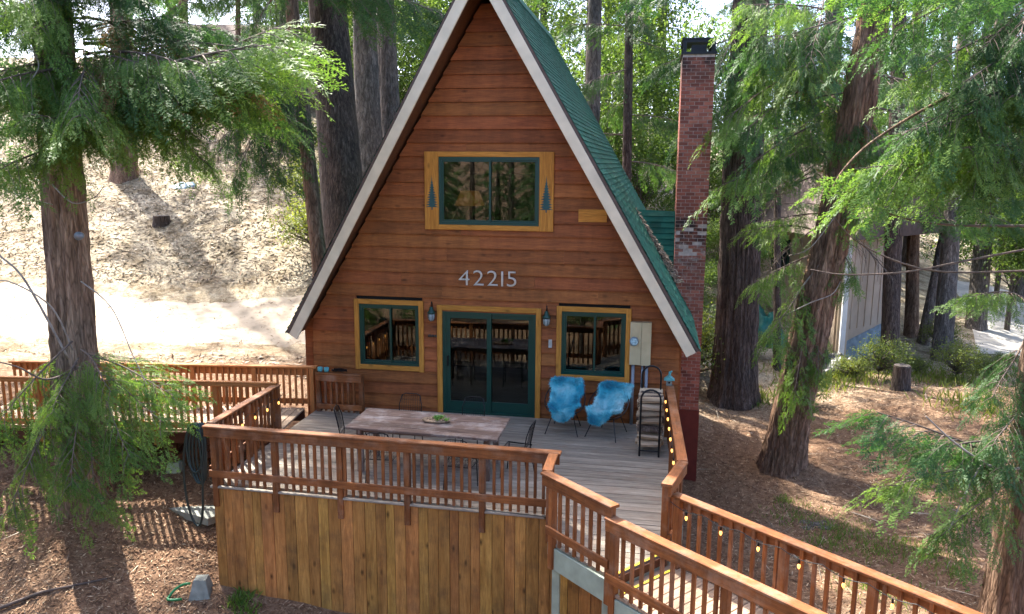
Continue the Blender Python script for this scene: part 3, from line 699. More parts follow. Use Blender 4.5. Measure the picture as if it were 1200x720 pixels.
railing('deck_railing', 'dark low railing panel under the left window', (-2.42, -.42), (-3.36, -.42), 0, h=.80, posts=(.03, .97), out=-1, drop=.0, low=.12, nb=8)
# lower walk on the right
WD = Vector((math.cos(R(40.5)), -math.sin(R(40.5)), 0)); WN = Vector((-WD.y, WD.x, 0))    # WN points to the house side
w0 = Vector((2.72, -5.93, 0)); WW = 1.02; ZW = -.15; WL = 4.6
walk = thing('boardwalk', 'boardwalk below the step leading away from the deck', 'boardwalk', w0+WD*2+Vector((0, 0, -2.5)))
nb_ = int(WL/.145); rr = random.Random(21)
for i in range(nb_):
    c = w0+WD*(.02+.145*(i+.5))
    beam('walk_board', c+WN*-.04+Vector((0, 0, ZW-.02+rr.uniform(-.003, .002))), c+WN*(WW+.04)+Vector((0, 0, ZW-.02)), .138, .036, M['walkdeck'], walk)
for k in (-.02, WW+.02):
    beam('side_beam', w0+WD*.02+WN*k+Vector((0, 0, ZW-.19)), w0+WD*WL+WN*k+Vector((0, 0, ZW-.19)), .05, .26, M['sage'], walk)
for s in (.5, 2.4, 4.3):
    for k in (.05, WW-.05):
        c = w0+WD*s+WN*k; beam('support_post', (c.x, c.y, h1(c.x, c.y)-.2), (c.x, c.y, ZW-.06), .09, .09, M['sage'], walk, up=WD)
beam('support_beam', (1.93, -5.17, -.2), (2.72, -5.92, -.2), .05, .3, M['sage'], deck)
c = Vector((1.97, -5.14, 0)); beam('support_post', (c.x, c.y, h1(c.x, c.y)-.2), (c.x, c.y, -.3), .1, .1, M['sage'], deck)
c = Vector((2.66, -5.78, 0)); beam('support_post', (c.x, c.y, h1(c.x, c.y)-.2), (c.x, c.y, -.3), .1, .1, M['sage'], deck)
mb = MB(); a, b = w0+WN*.02+WD*-.06, w0+WN*(WW-.1)+WD*-.06
tp = [tuple((w0+WD*u+WN*v)) for u, v in ((-.06, .08), (-.02, .08), (-.02, WW-.12), (-.06, WW-.12))]
MB().prism([(p_[0], p_[1]) for p_ in tp], .003, .006).build('edge_tape', M['yellow'], deck)
tp = [tuple((w0+WD*u+WN*v)) for u, v in ((.12, .0), (.155, .0), (.155, WW-.05), (.12, WW-.05))]
MB().prism([(p_[0], p_[1]) for p_ in tp], ZW+.002, ZW+.006).build('edge_tape', M['yellow'], walk)
beam('riser', w0+WD*-.0+WN*.02+Vector((0, 0, -.075)), w0+WN*(WW-.05)+Vector((0, 0, -.075)), .03, .11, M['dark'], deck)
pL0, pL1 = w0+WD*.0, w0+WD*WL
railing('walk_railing', 'boardwalk railing on the side away from the cabin', (pL0.x, pL0.y), (pL1.x, pL1.y), ZW, h=.95, posts=(.012, .35, .7, .99), ends=(.03, .05), drop=.45, bsp=.14)
pR0, pR1 = w0+WD*.05+WN*WW, w0+WD*WL+WN*WW
railing('walk_railing', 'boardwalk railing strung with lights beside the open forest floor', (pR1.x, pR1.y), (pR0.x, pR0.y), ZW, h=.95, posts=(.01, .22, .44, .66, .985), ends=(.05, .02), drop=.45, bsp=.15)
# left walkway
lw = thing('entry_walkway', 'tan boarded entry walkway on dark posts beside the cedar', 'walkway', (-6, -1.6, -.8))
a0, a1 = Vector((-3.45, -1.92, 0)), Vector((-9.4, -2.62, 0)); dd = (a1-a0).normalized(); nh = Vector((dd.y, -dd.x, 0))
if nh.y < 0: nh = -nh
WZ = .06; Lw = (a1-a0).length; rr = random.Random(8); q = 0.
while q < Lw:
    c = a0+dd*(q+.07); beam('walk_board', c+Vector((0, 0, WZ-.02)), c+nh*1.42+Vector((0, 0, WZ-.02+rr.uniform(-.003, .002))), .136, .036, M['walkdeck'], lw); q += .143
beam('side_beam', a0+nh*-.02+Vector((0, 0, WZ-.15)), a1+nh*-.02+Vector((0, 0, WZ-.15)), .05, .22, M['dark'], lw)
beam('side_beam', a0+nh*1.4+Vector((0, 0, WZ-.15)), a1+nh*1.4+Vector((0, 0, WZ-.15)), .05, .22, M['dark'], lw)
for s in (2.05, 5.4):
    for k in (.1, 1.25):
        c = a0+dd*s+nh*k; zb = h1(c.x, c.y); beam('support_post', (c.x, c.y, zb-.05), (c.x, c.y, WZ-.05), .12, .12, M['dark'], lw, up=dd)
    c, e = a0+dd*s+nh*.1, a0+dd*s+nh*1.25
    beam('brace', Vector((c.x, c.y, h1(c.x, c.y)+.15)), Vector((e.x, e.y, WZ-.25)), .04, .1, M['dark'], lw)
    e = a0+dd*(s-1.)+nh*.1; beam('brace', Vector((c.x, c.y, -.55)), Vector((e.x, e.y, WZ-.25)), .04, .1, M['dark'], lw)
beam('brace', a0+dd*.2+nh*.15+Vector((0, 0, -.42)), a0+dd*2.+nh*.15+Vector((0, 0, -.5)), .04, .12, M['dark'], lw)
railing('walkway_railing', 'orange stained railing on the cedar side of entry walkway', (a1.x, a1.y), (a0.x, a0.y), WZ, h=.93, mat='walkrail', posts=(.05, .26, .44, .62, .81, .985), drop=.3, fas=.05, low=.1, capw=.09, bsp=.12)
b0, b1 = Vector((-3.38, -.44, 0)), a1+nh*1.42
railing('walkway_railing', 'orange stained railing on the uphill side of entry walkway', (b0.x, b0.y), (b1.x, b1.y), WZ, h=.83, mat='walkrail', posts=(.015, .2, .4, .6, .8), drop=.2, fas=.16, low=.1, bsp=.12)
beam('post', (-8.05, -1.3, -.3), (-8.05, -1.3, 1.1), .12, .12, M['walkrail'], lw)

# ---------------------------------------------------------------- furniture and fittings
def tubes(name, label, cat, parts, loc, group=None): pass
tb = thing('outdoor_table', 'long weathered plank table on the deck', 'table', (-.38, -2.93, 0))
tp = [(-1.60, -2.36), (.86, -2.43), (.85, -3.50), (-1.60, -3.38)]
for i in range(6):
    u, v = i/6, (i+1)/6
    L0 = Vector(tp[0]).lerp(Vector(tp[3]), (u+v)/2); R0 = Vector(tp[1]).lerp(Vector(tp[2]), (u+v)/2)
    beam('plank', (*L0, .73), (*R0, .73), .168, .04, M['table'], tb)
for x_ in (-1.4, .65):
    for y_ in (-2.55, -3.28): beam('leg', (x_, y_, 0), (x_, y_, .71), .09, .09, M['table'], tb)
    beam('apron', (x_, -2.5, .67), (x_, -3.33, .67), .03, .08, M['table'], tb)
for y_ in (-2.6, -3.23): beam('apron', (-1.35, y_, .67), (.6, y_, .67), .03, .08, M['table'], tb)
pl = thing('succulent_planter', 'low dish of succulents on the weathered table', 'planter', (-.28, -2.85, .75))
mb = MB(); rr = random.Random(3)
mb.lathe([(.06, 0), (.2, .005), (.24, .03), (.2, .045), (.05, .05)], (-.28, -2.85, .751), 18); o = mb.build('dish', M['soil'], pl)
for v in o.data.vertices: v.co.y = -2.85+(v.co.y+2.85)*.55
mb = MB()
for k in range(9):
    cx_, cy_ = -.2+rr.gauss(0, .07), -2.85+rr.gauss(0, .04)
    for j in range(12):
        an = j*2.4; r_ = .02+.004*j; tip = (cx_+math.cos(an)*r_*1.6, cy_+math.sin(an)*r_*1.6, .80+.06-.003*j+rr.uniform(0, .01))
        s_ = (-math.sin(an)*.014, math.cos(an)*.014); m_ = (cx_+math.cos(an)*r_*.8, cy_+math.sin(an)*r_*.8)
        mb.add([(cx_, cy_, .795), (m_[0]+s_[0], m_[1]+s_[1], .82), tip, (m_[0]-s_[0], m_[1]-s_[1], .82)], [(0, 1, 2, 3)])
mb.build('succulents', M['succulent'], pl)['kind'] = 'stuff'
pb = MB()
for k in range(16):
    pb.lathe([(.008, 0), (.022, .008), (.02, .022), (.006, .03)], (-.28+rr.uniform(-.2, .2), -2.85+rr.uniform(-.1, .1), .79), 7)
pb.build('pebbles', M['soil'], pl)['kind'] = 'stuff'

def wire_chair(x, y, rz, label, group='wire chairs round the table'):
    mw = Matrix.Translation((x, y, 0)) @ Matrix.Rotation(rz, 4, 'Z')
    t = thing('wire_chair', label, 'chair', (x, y, 0), group); r_ = .009
    for sx in (-1, 1):
        MB().tube([mw @ Vector((sx*.2, .2, 0)), mw @ Vector((sx*.19, .17, .44))], r_, 6).build('leg', M['black'], t)
        MB().tube([mw @ Vector((sx*.21, -.24, 0)), mw @ Vector((sx*.19, -.18, .44)), mw @ Vector((sx*.2, -.22, .7)), mw @ Vector((sx*.16, -.27, .86))], r_, 6).build('leg', M['black'], t)
    s = MB(); loop = [(-.21, -.2), (.21, -.2), (.23, .2), (-.23, .2), (-.21, -.2)]
    s.tube([mw @ Vector((a, b, .44)) for a, b in loop], r_, 6)
    for k in range(9): a = -.19+k*.0475; s.tube([mw @ Vector((a, -.2, .44)), mw @ Vector((a*1.05, .2, .44))], .003, 4)
    s.build('seat', M['black'], t)
    s = MB(); s.tube([mw @ Vector(q) for q in ((-.16, -.27, .86), (-.1, -.285, .885), (.1, -.285, .885), (.16, -.27, .86))], r_, 6)
    for k in range(9): a = -.17+k*.0425; s.tube([mw @ Vector((a, -.2, .5)), mw @ Vector((a*.9, -.28, .87))], .003, 4)
    for zz, yy in ((.56, -.21), (.68, -.235), (.78, -.255)): s.tube([mw @ Vector((-.19, yy, zz)), mw @ Vector((.19, yy, zz))], .003, 4)
    s.build('backrest', M['black'], t); return t
wire_chair(-1.72, -2.75, R(-78), 'black wire chair at the table end toward the walkway gap')
wire_chair(1.05, -2.95, R(84), 'black wire chair at the table end toward the steps')
wire_chair(-1.0, -2.12, R(180), 'black wire chair between the table and the cabin, below left window')
wire_chair(.1, -2.1, R(175), 'black wire chair between the table and the sliding door')
wire_chair(-.9, -3.66, R(4), 'black wire chair between table and front railing, nearer the hose')
wire_chair(.35, -3.72, R(-3), 'black wire chair between table and front railing, nearer the steps')

def egg_chair(x, y, rz, label, flabel, tw):
    mw = Matrix.Translation((x, y, 0)) @ Matrix.Rotation(rz, 4, 'Z')     # faces -Y
    t = thing('egg_chair', label, 'chair', (x, y, 0), 'round wire lounge chairs')
    hoop = []
    for k in range(25):
        a = 2*math.pi*k/24; sx = math.sin(a)*.37*(1-.1*math.cos(a)); u = (1-math.cos(a))/2    # u 0 bottom/front, 1 top
        hoop.append(mw @ Vector((sx, -.28+.54*u**1.15, .38+.50*u**1.6)))
    MB().tube(hoop, .011, 6).build('hoop_frame', M['black'], t)
    inner = []
    for k in range(25):
        a = 2*math.pi*k/24; inner.append(mw @ Vector((math.sin(a)*.17, .02+.17*-math.cos(a), .36+.02*(1-math.cos(a)))))
    MB().tube(inner, .008, 6).build('seat_ring', M['black'], t)
    s = MB()
    for k in range(24): s.tube([hoop[k], hoop[k].lerp(inner[k], .55)+Vector((0, 0, -.05)), inner[k]], .003, 4)
    s.build('cord_shell', M['black'], t)
    for q in ((-.30, -.34), (.30, -.34), (-.25, .3), (.25, .3)):
        MB().tube([mw @ Vector((q[0], q[1], 0)), mw @ Vector((q[0]*.62, q[1]*.55, .36))], .009, 6).build('leg', M['black'], t)
    # sheepskin
    prof = [(.29, .88), (.255, .875), (.225, .80), (.175, .67), (.11, .53), (.03, .43), (-.08, .405), (-.18, .415), (-.27, .42), (-.31, .37), (-.325, .27)]
    hw = [.24, .29, .30, .29, .28, .27, .26, .25, .23, .19, .12]
    rows_ = []; rr = random.Random(int(x*10)); nx = 13
    for i, ((py, pz), wd) in enumerate(zip(prof, hw)):
        row = []
        for j in range(nx):
            u = j/(nx-1)*2-1; k = i/10
            xx = u*(wd+.03*math.sin(i*2.1+u*2)+rr.uniform(-.012, .012))+tw*(.5-k)*.4
            lift = .10*u*u*(1 if 2 < i < 9 else .3)
            row.append(mw @ Vector((xx, py-.02-.4*lift*(pz > .5), pz+.02+lift*(pz < .6)+rr.uniform(-.012, .012))))
        rows_.append(row)
    V = [q for r_ in rows_ for q in r_]; Fs = [(i*nx+j, i*nx+j+1, (i+1)*nx+j+1, (i+1)*nx+j) for i in range(len(prof)-1) for j in range(nx-1)]
    th_ = thing('fur_throw', flabel, 'throw', mw @ Vector((0, 0, .45)), 'blue sheepskin throws')
    me = npmesh('hide', V, Fs, M['fur'], True); o = link(bpy.data.objects.new('hide', me), th_)
    sd = o.modifiers.new('solid', 'SOLIDIFY'); sd.thickness = .03; sd.offset = 0
    me.calc_loop_triangles(); FV = []; FF = []
    for f in Fs:
        A_, B_, C_, D_ = [V[k] for k in f]; nrm = (C_-A_).cross(B_-A_).normalized()
        nrm2 = nrm if nrm.dot(Vector((0, -.8, .6))) > 0 else -nrm
        for _ in range(220):
            u, v = rr.random(), rr.random(); p = A_.lerp(B_, u).lerp(D_.lerp(C_, u), v)
            d = (nrm2*.6+Vector((rr.gauss(0, .8), rr.gauss(0, .6), rr.gauss(-.5, .7)))).normalized()*rr.uniform(.035, .075)
            s = d.cross(Vector((rr.gauss(0, 1), rr.gauss(0, 1), rr.gauss(0, 1)))).normalized()*.005; b = len(FV)
            FV += [p-s, p+s, p+d]; FF.append((b, b+1, b+2))
    k = link(bpy.data.objects.new('fur', npmesh('fur', FV, FF, M['fur'])), th_); k['kind'] = 'stuff'
egg_chair(1.56, -.66, R(-4), 'round black wire chair between the sliding door and right window', 'blue fur throw lying straight on the chair nearer the door', .0)
egg_chair(2.36, -.76, R(-20), 'round black wire chair beside the firewood rack', 'blue fur throw slipping sideways on the chair by the firewood', .42)

# firewood rack
RX, RY = 3.11, -1.42
rk = thing('firewood_rack', 'tall black hoop firewood rack by the deck railing', 'rack', (RX, RY, 0))
for yy, zh in ((-.34, 1.0), (.34, 1.24)):
    pts = [(RX-.16, RY+yy, 0), (RX-.16, RY+yy, zh)]+[(RX-.16*math.cos(a), RY+yy, zh+.16*math.sin(a)) for a in np.linspace(.3, math.pi-.3, 8)]+[(RX+.16, RY+yy, zh), (RX+.16, RY+yy, 0)]
    MB().tube(pts, .017, 8).build('hoop', M['black'], rk)
for xx in (-.155, .155):
    MB().tube([(RX+xx, RY-.34, .1), (RX+xx, RY+.34, .1)], .012, 6).build('crossbar', M['black'], rk)
    MB().tube([(RX+xx, RY-.34, .62), (RX+xx, RY+.34, .62)], .01, 6).build('crossbar', M['black'], rk)
for yy in (-.34, .34): MB().tube([(RX-.155, RY+yy, .1), (RX+.155, RY+yy, .1)], .012, 6).build('crossbar', M['black'], rk)
rr = random.Random(6); zl = .115; li = 0
while zl < .96:
    hh = rr.uniform(.10, .14); yy = RY-.27
    while yy < RY+.3:
        dd_ = rr.uniform(.09, .15); r0 = hh/2; n_ = 8; kind = rr.random()
        ring = [(math.cos(2*math.pi*k/n_)*dd_/2*rr.uniform(.8, 1.05), math.sin(2*math.pi*k/n_)*r0*rr.uniform(.8, 1.0)) for k in range(n_)]
        if kind < .45: ring = [(a, min(b, r0*.45)) for a, b in ring]
        elif kind < .7: ring = [(a+b*.35, b) for a, b in ring]
        Lh = rr.uniform(.17, .235); tl_ = rr.uniform(-.03, .03); dz = rr.uniform(-.012, .012)
        mb = MB(); vs = []
        for s_, sx in enumerate((-1, -.4, .3, 1)): vs += [(RX+sx*Lh+rr.uniform(-.01, .01), yy+dd_/2+a*rr.uniform(.92, 1.05)+tl_*sx, zl+r0+b*rr.uniform(.92, 1.05)+dz*sx) for a, b in ring]
        mb.add(vs, [(s_*n_+k, s_*n_+(k+1) % n_, (s_+1)*n_+(k+1) % n_, (s_+1)*n_+k) for s_ in range(3) for k in range(n_)], 0)
        mb.add(vs, [tuple(range(n_))[::-1], tuple(range(3*n_, 4*n_))], 1)
        barky = rr.random() < .3
        o = mb.build('firewood_log', [M['bark_log'] if barky else M['logend'], M['logend']])
        tag(o, 'split firewood log stacked in the black hoop rack', 'log', 'logs in the firewood rack')
        yy += dd_+.004; li += 1
    zl += hh+.004

# meter box and conduits
mbx = thing('meter_box', 'beige electric meter box on the wall by right window', 'meter box', (2.88, -.05, 1.17))
MB().box((2.69, -.15, 1.17), (2.895, -.04, 1.97)).build('meter_cabinet', M['beige'], mbx)
MB().box((2.9, -.165, 1.165), (3.075, -.04, 1.975)).build('breaker_cabinet', M['beige'], mbx)
d_ = MB(); d_.tube([(2.765, -.15, 1.62), (2.765, -.2, 1.62)], .085, 20); d_.build('meter_collar', M['grey'], mbx)
d_ = MB(); d_.tube([(2.765, -.2, 1.62), (2.765, -.235, 1.62), (2.765, -.25, 1.62)], [.072, .07, .05], 20); d_.build('meter_dial', plain('meter_glass', (.35, .5, .52), .15, noise=.5, scale=40, bump=0), mbx)
for xx, r_, bend in ((2.76, .032, 0), (2.93, .02, 0), (3.01, .03, 0)):
    o = MB().tube([(xx, -.085, 1.17), (xx, -.085, -.02)], r_, 10).build('conduit', M['grey'], mbx, True)
# lanterns
def lantern(x, label):
    t = thing('wall_lantern', label, 'lantern', (x, -.04, 1.82), 'wall lanterns beside the door')
    MB().tube([(x, -.04, 2.0), (x, -.055, 2.0)], .045, 12).build('wall_plate', M['black'], t)
    MB().tube([(x, -.05, 2.0), (x, -.08, 2.14), (x, -.13, 2.22), (x, -.17, 2.2), (x, -.17, 2.12)], .009, 8).build('arm', M['black'], t, True)
    MB().lathe([(.01, 2.13), (.03, 2.12), (.045, 2.06), (.075, 2.02), (.078, 2.0), (.07, 1.99)], (x, -.17, 0), 16).build('hood', M['green'], t, True)
    MB().lathe([(.06, 1.99), (.068, 1.95), (.06, 1.89), (.035, 1.85), (.01, 1.84)], (x, -.17, 0), 16).build('globe', plain('frosted_globe', (.3, .34, .33), .2, noise=.1, bump=0), t, True)
    c = MB()
    for k in range(6):
        a = k*math.pi/3; c.tube([(x+.07*math.cos(a), -.17+.07*math.sin(a), 1.99), (x+.074*math.cos(a), -.17+.074*math.sin(a), 1.93), (x+.045*math.cos(a), -.17+.045*math.sin(a), 1.85)], .004, 4)
    c.build('cage', M['black'], t)
lantern(-1.10, 'dark caged wall lantern between left window and sliding door'); lantern(1.13, 'dark caged wall lantern between sliding door and right window')
o = MB().box((1.16, -.055, 1.40), (1.225, -.03, 1.56)).box((1.183, -.07, 1.46), (1.2, -.055, 1.5)).build('light_switch', plain('switch_plate', (.4, .38, .33), .5, bump=0)); tag(o, 'small light switch plate below the wall lantern by right window', 'switch')
mb = MB()
for k in range(3): mb.lathe([(.02, 0), (.035, .01), (.03, .03), (.012, .04)], (-1.17+k*.06, -.06, 1.52-.005*k), 10)
mb.box((-1.21, -.05, 1.5), (-1.01, -.03, 1.53)); tag(mb.build('wall_ornament', M['bark_log'], None, True), 'small dark wall ornament below the lantern by left window', 'ornament')
# lamp inside the loft
lp = thing('table_lamp', 'amber shaded table lamp glowing inside the upper window', 'lamp', (-.55, .75, 2.95))
MB().lathe([(.30, 4.02), (.18, 4.30)], (-.55, .75, 0), 20).build('lamp_shade', M['lampshade'], lp, True); MB().lathe([(.12, 2.95), (.05, 3.2), (.09, 3.6), (.03, 4.03)], (-.55, .75, 0), 14).build('lamp_base', M['soil'], lp, True)
# teal lantern on right railing post, teal pots left
bh = thing('birdhouse', 'small weathered teal birdhouse on the railing end by firewood', 'birdhouse', (3.5, -.62, .95))
MB().box((3.44, -.7, .95), (3.58, -.55, 1.10)).build('box', M['concrete'], bh)
MB().add([(3.38, -.75, 1.09), (3.64, -.75, 1.09), (3.51, -.75, 1.2), (3.38, -.5, 1.09), (3.64, -.5, 1.09), (3.51, -.5, 1.2), (3.38, -.75, 1.11), (3.64, -.75, 1.11)], [(0, 2, 5, 3), (2, 1, 4, 5), (0, 1, 2), (3, 5, 4), (0, 3, 4, 1)]).build('roof', M['teal'], bh)
MB().tube([(3.51, -.62, 1.19), (3.52, -.62, 1.27), (3.57, -.64, 1.31)], [.03, .035, .02], 8).build('finial', M['teal'], bh)
MB().tube([(3.51, -.702, 1.03), (3.51, -.71, 1.03)], .025, 10).build('hole', M['black'], bh)
for o in bh.children: o.matrix_basis = Matrix.Translation((3.42, -.62, .95)) @ Matrix.Diagonal((.72, .72, .72, 1)) @ Matrix.Translation((-3.51, .62, -.95))
for k, (x_, lb) in enumerate(((-3.30, 'teal tin on the low railing under left window, nearer the track'), (-3.17, 'teal tin on the low railing under left window, nearer the wire coil'))):
    tag(MB().lathe([(.045, .801), (.05, .82), (.05, .88), (.042, .885), (.04, .85)], (x_, -.42, 0), 14).build('teal_tin', M['teal'], None, True), lb, 'tin', 'teal tins')
mb = MB(); pts = [(-2.9+.14*math.cos(a*1.0)+.02*math.sin(a*3), -.42+.06*math.sin(a), .815+.0012*a+.015*abs(math.sin(a*2.3))) for a in np.linspace(0, 28, 110)]
mb.tube(pts, .007, 5); tag(mb.build('wire_coil', M['black']), 'tangled black wire coil lying on the low railing panel', 'wire')
# hose on corner post
hs_ = thing('garden_hose', 'dark green garden hose looped over the deck corner', 'hose', (-3.6, -4.25, -1.0))
rr = random.Random(5)
for k in range(5):
    x0 = -3.52-.03*k; dpth = rr.uniform(.75, 1.0) if k < 4 else 1.62; wob = rr.uniform(-.02, .02)
    pts = []
    for a in np.linspace(0, 2*math.pi, 30):
        pts.append((x0-.03-(.08+.018*k)*math.sin(a)+wob*math.cos(2*a), -4.22-.05*math.sin(a*.5)-.012*k, .96-dpth*(1-math.cos(a))/2+.0))
    MB().tube(pts, .019, 7, caps=False).build('hose_loop', M['hose'], hs_, True)
# concrete pier block
def frustum(name, c, b, t, h, mat, rot=0):
    mb = MB(); mw = Matrix.Translation(c) @ Matrix.Rotation(rot, 4, 'Z')
    vs = [mw @ Vector((sx*b, sy*b, 0)) for sx, sy in ((-1, -1), (1, -1), (1, 1), (-1, 1))]+[mw @ Vector((sx*t, sy*t, h)) for sx, sy in ((-1, -1), (1, -1), (1, 1), (-1, 1))]
    mb.add(vs, [(0, 3, 2, 1), (4, 5, 6, 7), (0, 1, 5, 4), (1, 2, 6, 5), (2, 3, 7, 6), (3, 0, 4, 7)]); return mb.build(name, mat)
zb = h1(-3.62, -4.38); tag(frustum('pier_block', (-3.62, -4.38, zb-.05), .16, .09, .29, M['concrete'], .25), 'tapered grey concrete pier block at the skirting corner', 'pier block')
zb = h1(-5.45, -2.2); tag(frustum('pier_block', (-5.47, -2.05, h1(-5.47, -2.05)-.08), .15, .1, .22, M['sage'], .1), 'small sage pier block under the walkway post', 'pier block')
pts = [(-3.78-.26*math.sin(t)*1., -4.55+.12*math.cos(t*1.4), h1(-3.9, -4.5)+.02+.16*max(0, math.cos(t*1.1))) for t in np.linspace(0, 3, 16)]
tag(MB().tube(pts, .02, 8).build('hose_end', M['hosegreen'], None, True), 'short bright green hose end beside the pier block', 'hose')
mb = MB(); mb.prism([(-5.2, -2.95), (-4.15, -3.25), (-3.9, -2.75), (-4.9, -2.45)], -1.2, h1(-4.5, -2.85)+.035)
sb = mb.build('concrete_slab', M['concrete']); tag(sb, 'flat pale concrete slab sunk in the litter under walkway end', 'slab')
pts = [(-7.7, -6.0), (-7.0, -5.5), (-6.5, -5.35), (-6.0, -4.9), (-5.2, -4.45)]
tag(MB().tube([(a, b, h1(a, b)+.03) for a, b in pts], [.02, .026, .03, .024, .012], 7).build('fallen_branch', M['twig'], None, True), 'long fallen branch lying on the needle litter', 'branch')
# string lights
def strings(label, pts, nbulb, sag=.05):
    t = thing('string_lights', label, 'string lights', pts[0], 'warm string lights on railings')
    P_ = []; bl = []
    segs = list(zip(pts[:-1], pts[1:])); tot = sum((Vector(b)-Vector(a)).length for a, b in segs); step = tot/nbulb; acc = step/2; run = 0
    for a, b in segs:
        a, b = Vector(a), Vector(b); L = (b-a).length; n_ = max(2, int(L/.08))
        for k in range(n_): u = k/n_; P_.append(a.lerp(b, u)+Vector((0, 0, -sag*abs(math.sin((run+L*u)/step*math.pi)))))
        while acc < run+L: bl.append(a.lerp(b, (acc-run)/L)); acc += step
        run += L
    P_.append(Vector(pts[-1])); MB().tube(P_, .005, 5).build('wire', M['black'], t)
    for q in bl:
        MB().lathe([(.008, 0), (.012, -.02), (.012, -.05)], q+Vector((0, 0, -sag)), 8).build('socket', M['black'], t)
        MB().lathe([(.01, -.05), (.018, -.072), (.017, -.09), (.006, -.11)], q+Vector((0, 0, -sag)), 8).build('bulb', M['bulb'], t, True)
strings('warm string lights inside the railing beside the firewood', [(3.36, -.7, .86), (3.41, -2.5, .86), (3.46, -4.3, .86), (3.27, -5.12, .86)], 9)
e = -WN*.05
strings('warm string lights along the boardwalk railing by the forest', [tuple(pR0+e+Vector((0, 0, .72))), tuple(pR1+e+Vector((0, 0, .72)))], 9)
strings('warm string lights along the short railing above the hose', [(-3.3, -2., .82), (-3.3, -4.1, .82)], 5)

# ---------------------------------------------------------------- vegetation
rng = np.random.default_rng(11)
def frond_template(nb, sub, Lf, wid, rg, ang=.9, droop=.25):
    """flat fern-like cedar spray along +X, lying in XY, tip drooping"""
    V = []; Fc = []
    def blade(p, d, L, w_):
        d = d/np.linalg.norm(d); s = np.cross(d, (0, 0, 1)); s = s/np.linalg.norm(s)*w_; b = len(V)
        V.extend([p-s*.6, p+d*L*.45-s*1.0, p+d*L, p+d*L*.45+s*1.0]); Fc.append((b, b+1, b+2, b+3))
    for i in range(nb):
        t = (i+.6)/nb
        p = np.array([Lf*t, 0, -droop*Lf*t*t])
        for s in (-1, 1):
            if rg.random() < .12: continue
            L = Lf*.5*(1-.72*t)*rg.uniform(.7, 1.15)*(.55+.45*min(1, t*4)); a = ang*rg.uniform(.75, 1.15)
            d = np.array([math.cos(a), s*math.sin(a), rg.normal(0, .18)-.2*t-.12])
            blade(p, d, L, wid)
            for k in range(sub):
                u = (k+.8)/(sub+.6); q = p+d/np.linalg.norm(d)*L*u
                for s2 in (-1, 1):
                    a2 = .75*s2; d2 = np.array([d[0]*math.cos(a2)-d[1]*math.sin(a2), d[0]*math.sin(a2)+d[1]*math.cos(a2), d[2]+rg.normal(0, .2)])
                    blade(q, d2, L*.48*(1-u*.6)*rg.uniform(.7, 1.2), wid*.85)
    blade(np.array([Lf*.9, 0, -droop*Lf*.8]), np.array([1, 0, -.4]), Lf*.25, wid)
    return np.array(V), np.array(Fc)
def frames(dirs, ups):
    x = dirs/np.linalg.norm(dirs, axis=1, keepdims=True); y = np.cross(ups, x); y /= np.linalg.norm(y, axis=1, keepdims=True)+1e-9; z = np.cross(x, y)
    return np.stack([x, y, z], -1)
def scatter(T, P, D, U, S):
    """copy one of the templates T to each P with frame D,U and scale S -> V,F"""
    Vs = []; Fs = []; off = 0; FR = frames(D, U); pick = rng.integers(0, len(T), len(P))
    for k, (tv, tf) in enumerate(T):
        ix = np.where(pick == k)[0]
        if not len(ix): continue
        v = np.einsum('nij,mj->nmi', FR[ix], tv)*S[ix, None, None]+P[ix, None, :]
        Vs.append(v.reshape(-1, 3)); Fs.append((tf[None]+np.arange(len(ix))[:, None, None]*len(tv)).reshape(-1, tf.shape[1])+off); off += len(ix)*len(tv)
    return np.concatenate(Vs), np.concatenate(Fs)
FT = [frond_template(8, 2, .42, .0085, rng) for _ in range(4)]
FTL = [frond_template(6, 1, .5, .017, rng, droop=.35) for _ in range(3)]
def make_bough(kind):
    """limb along +X, 2 m long; returns wood mesh, foliage mesh"""
    sag = {'arch': .16, 'droop': .3, 'flat': .08}[kind]
    def limb(t): return np.array([2*t, .12*math.sin(t*4+1)*t, .25*t-sag*2.2*t*t])
    wd = MB(); n = 9; wd.tube([limb(i/n) for i in range(n+1)], [.024*(1-.85*i/n)+.003 for i in range(n+1)], 6)
    P = []; D = []; S = []
    for i in range(19):
        t = .12+.88*(i+rng.uniform(0, .6))/19; b = limb(min(t, 1)); s = 1 if i % 2 else -1
        L = (.95*(1-.6*t)+.12)*rng.uniform(.7, 1.15); a = rng.uniform(.55, 1.05)*s
        d = np.array([math.cos(a), math.sin(a), rng.uniform(-.35, .12)]); d /= np.linalg.norm(d)
        def sec(u): return b+d*L*u+np.array([0, 0, -.6*L*u*u])
        wd.tube([sec(u) for u in (0, .35, .7, 1.)], [.008, .006, .004, .002], 4)
        nf = max(4, int(L/.082))
        for k in range(nf):
            u = .15+.85*(k+rng.random())/nf; s2 = 1 if k % 2 else -1; a2 = a+rng.uniform(.35, .95)*s2
            P.append(sec(min(u, 1))); D.append((math.cos(a2), math.sin(a2), rng.uniform(-2.4, -.3))); S.append(rng.uniform(.55, 1.05)*(1-.3*u))
        P.append(sec(1)); D.append((d[0], d[1], -.7)); S.append(.9)
    for k in range(8): P.append(limb(.9+.012*k)); D.append((rng.uniform(.4, 1), rng.normal(0, .6), rng.uniform(-1.6, -.2))); S.append(.9)
    P = np.array(P); D = np.array(D); U = np.tile((0., 0, 1), (len(P), 1))+rng.normal(0, .35, (len(P), 3))
    V, F_ = scatter(FT, P, D, U, np.array(S)); return wd, V, F_
BOUGH = []
for kd in ('arch', 'droop', 'flat', 'droop', 'arch'):
    wd, V, F_ = make_bough(kd); BOUGH.append((wd.mesh('bough', M['twig'], True), {k: npmesh('foliage', V, F_, M[k]) for k in ('cedar', 'cedar2', 'fir', 'brownleaf')}))
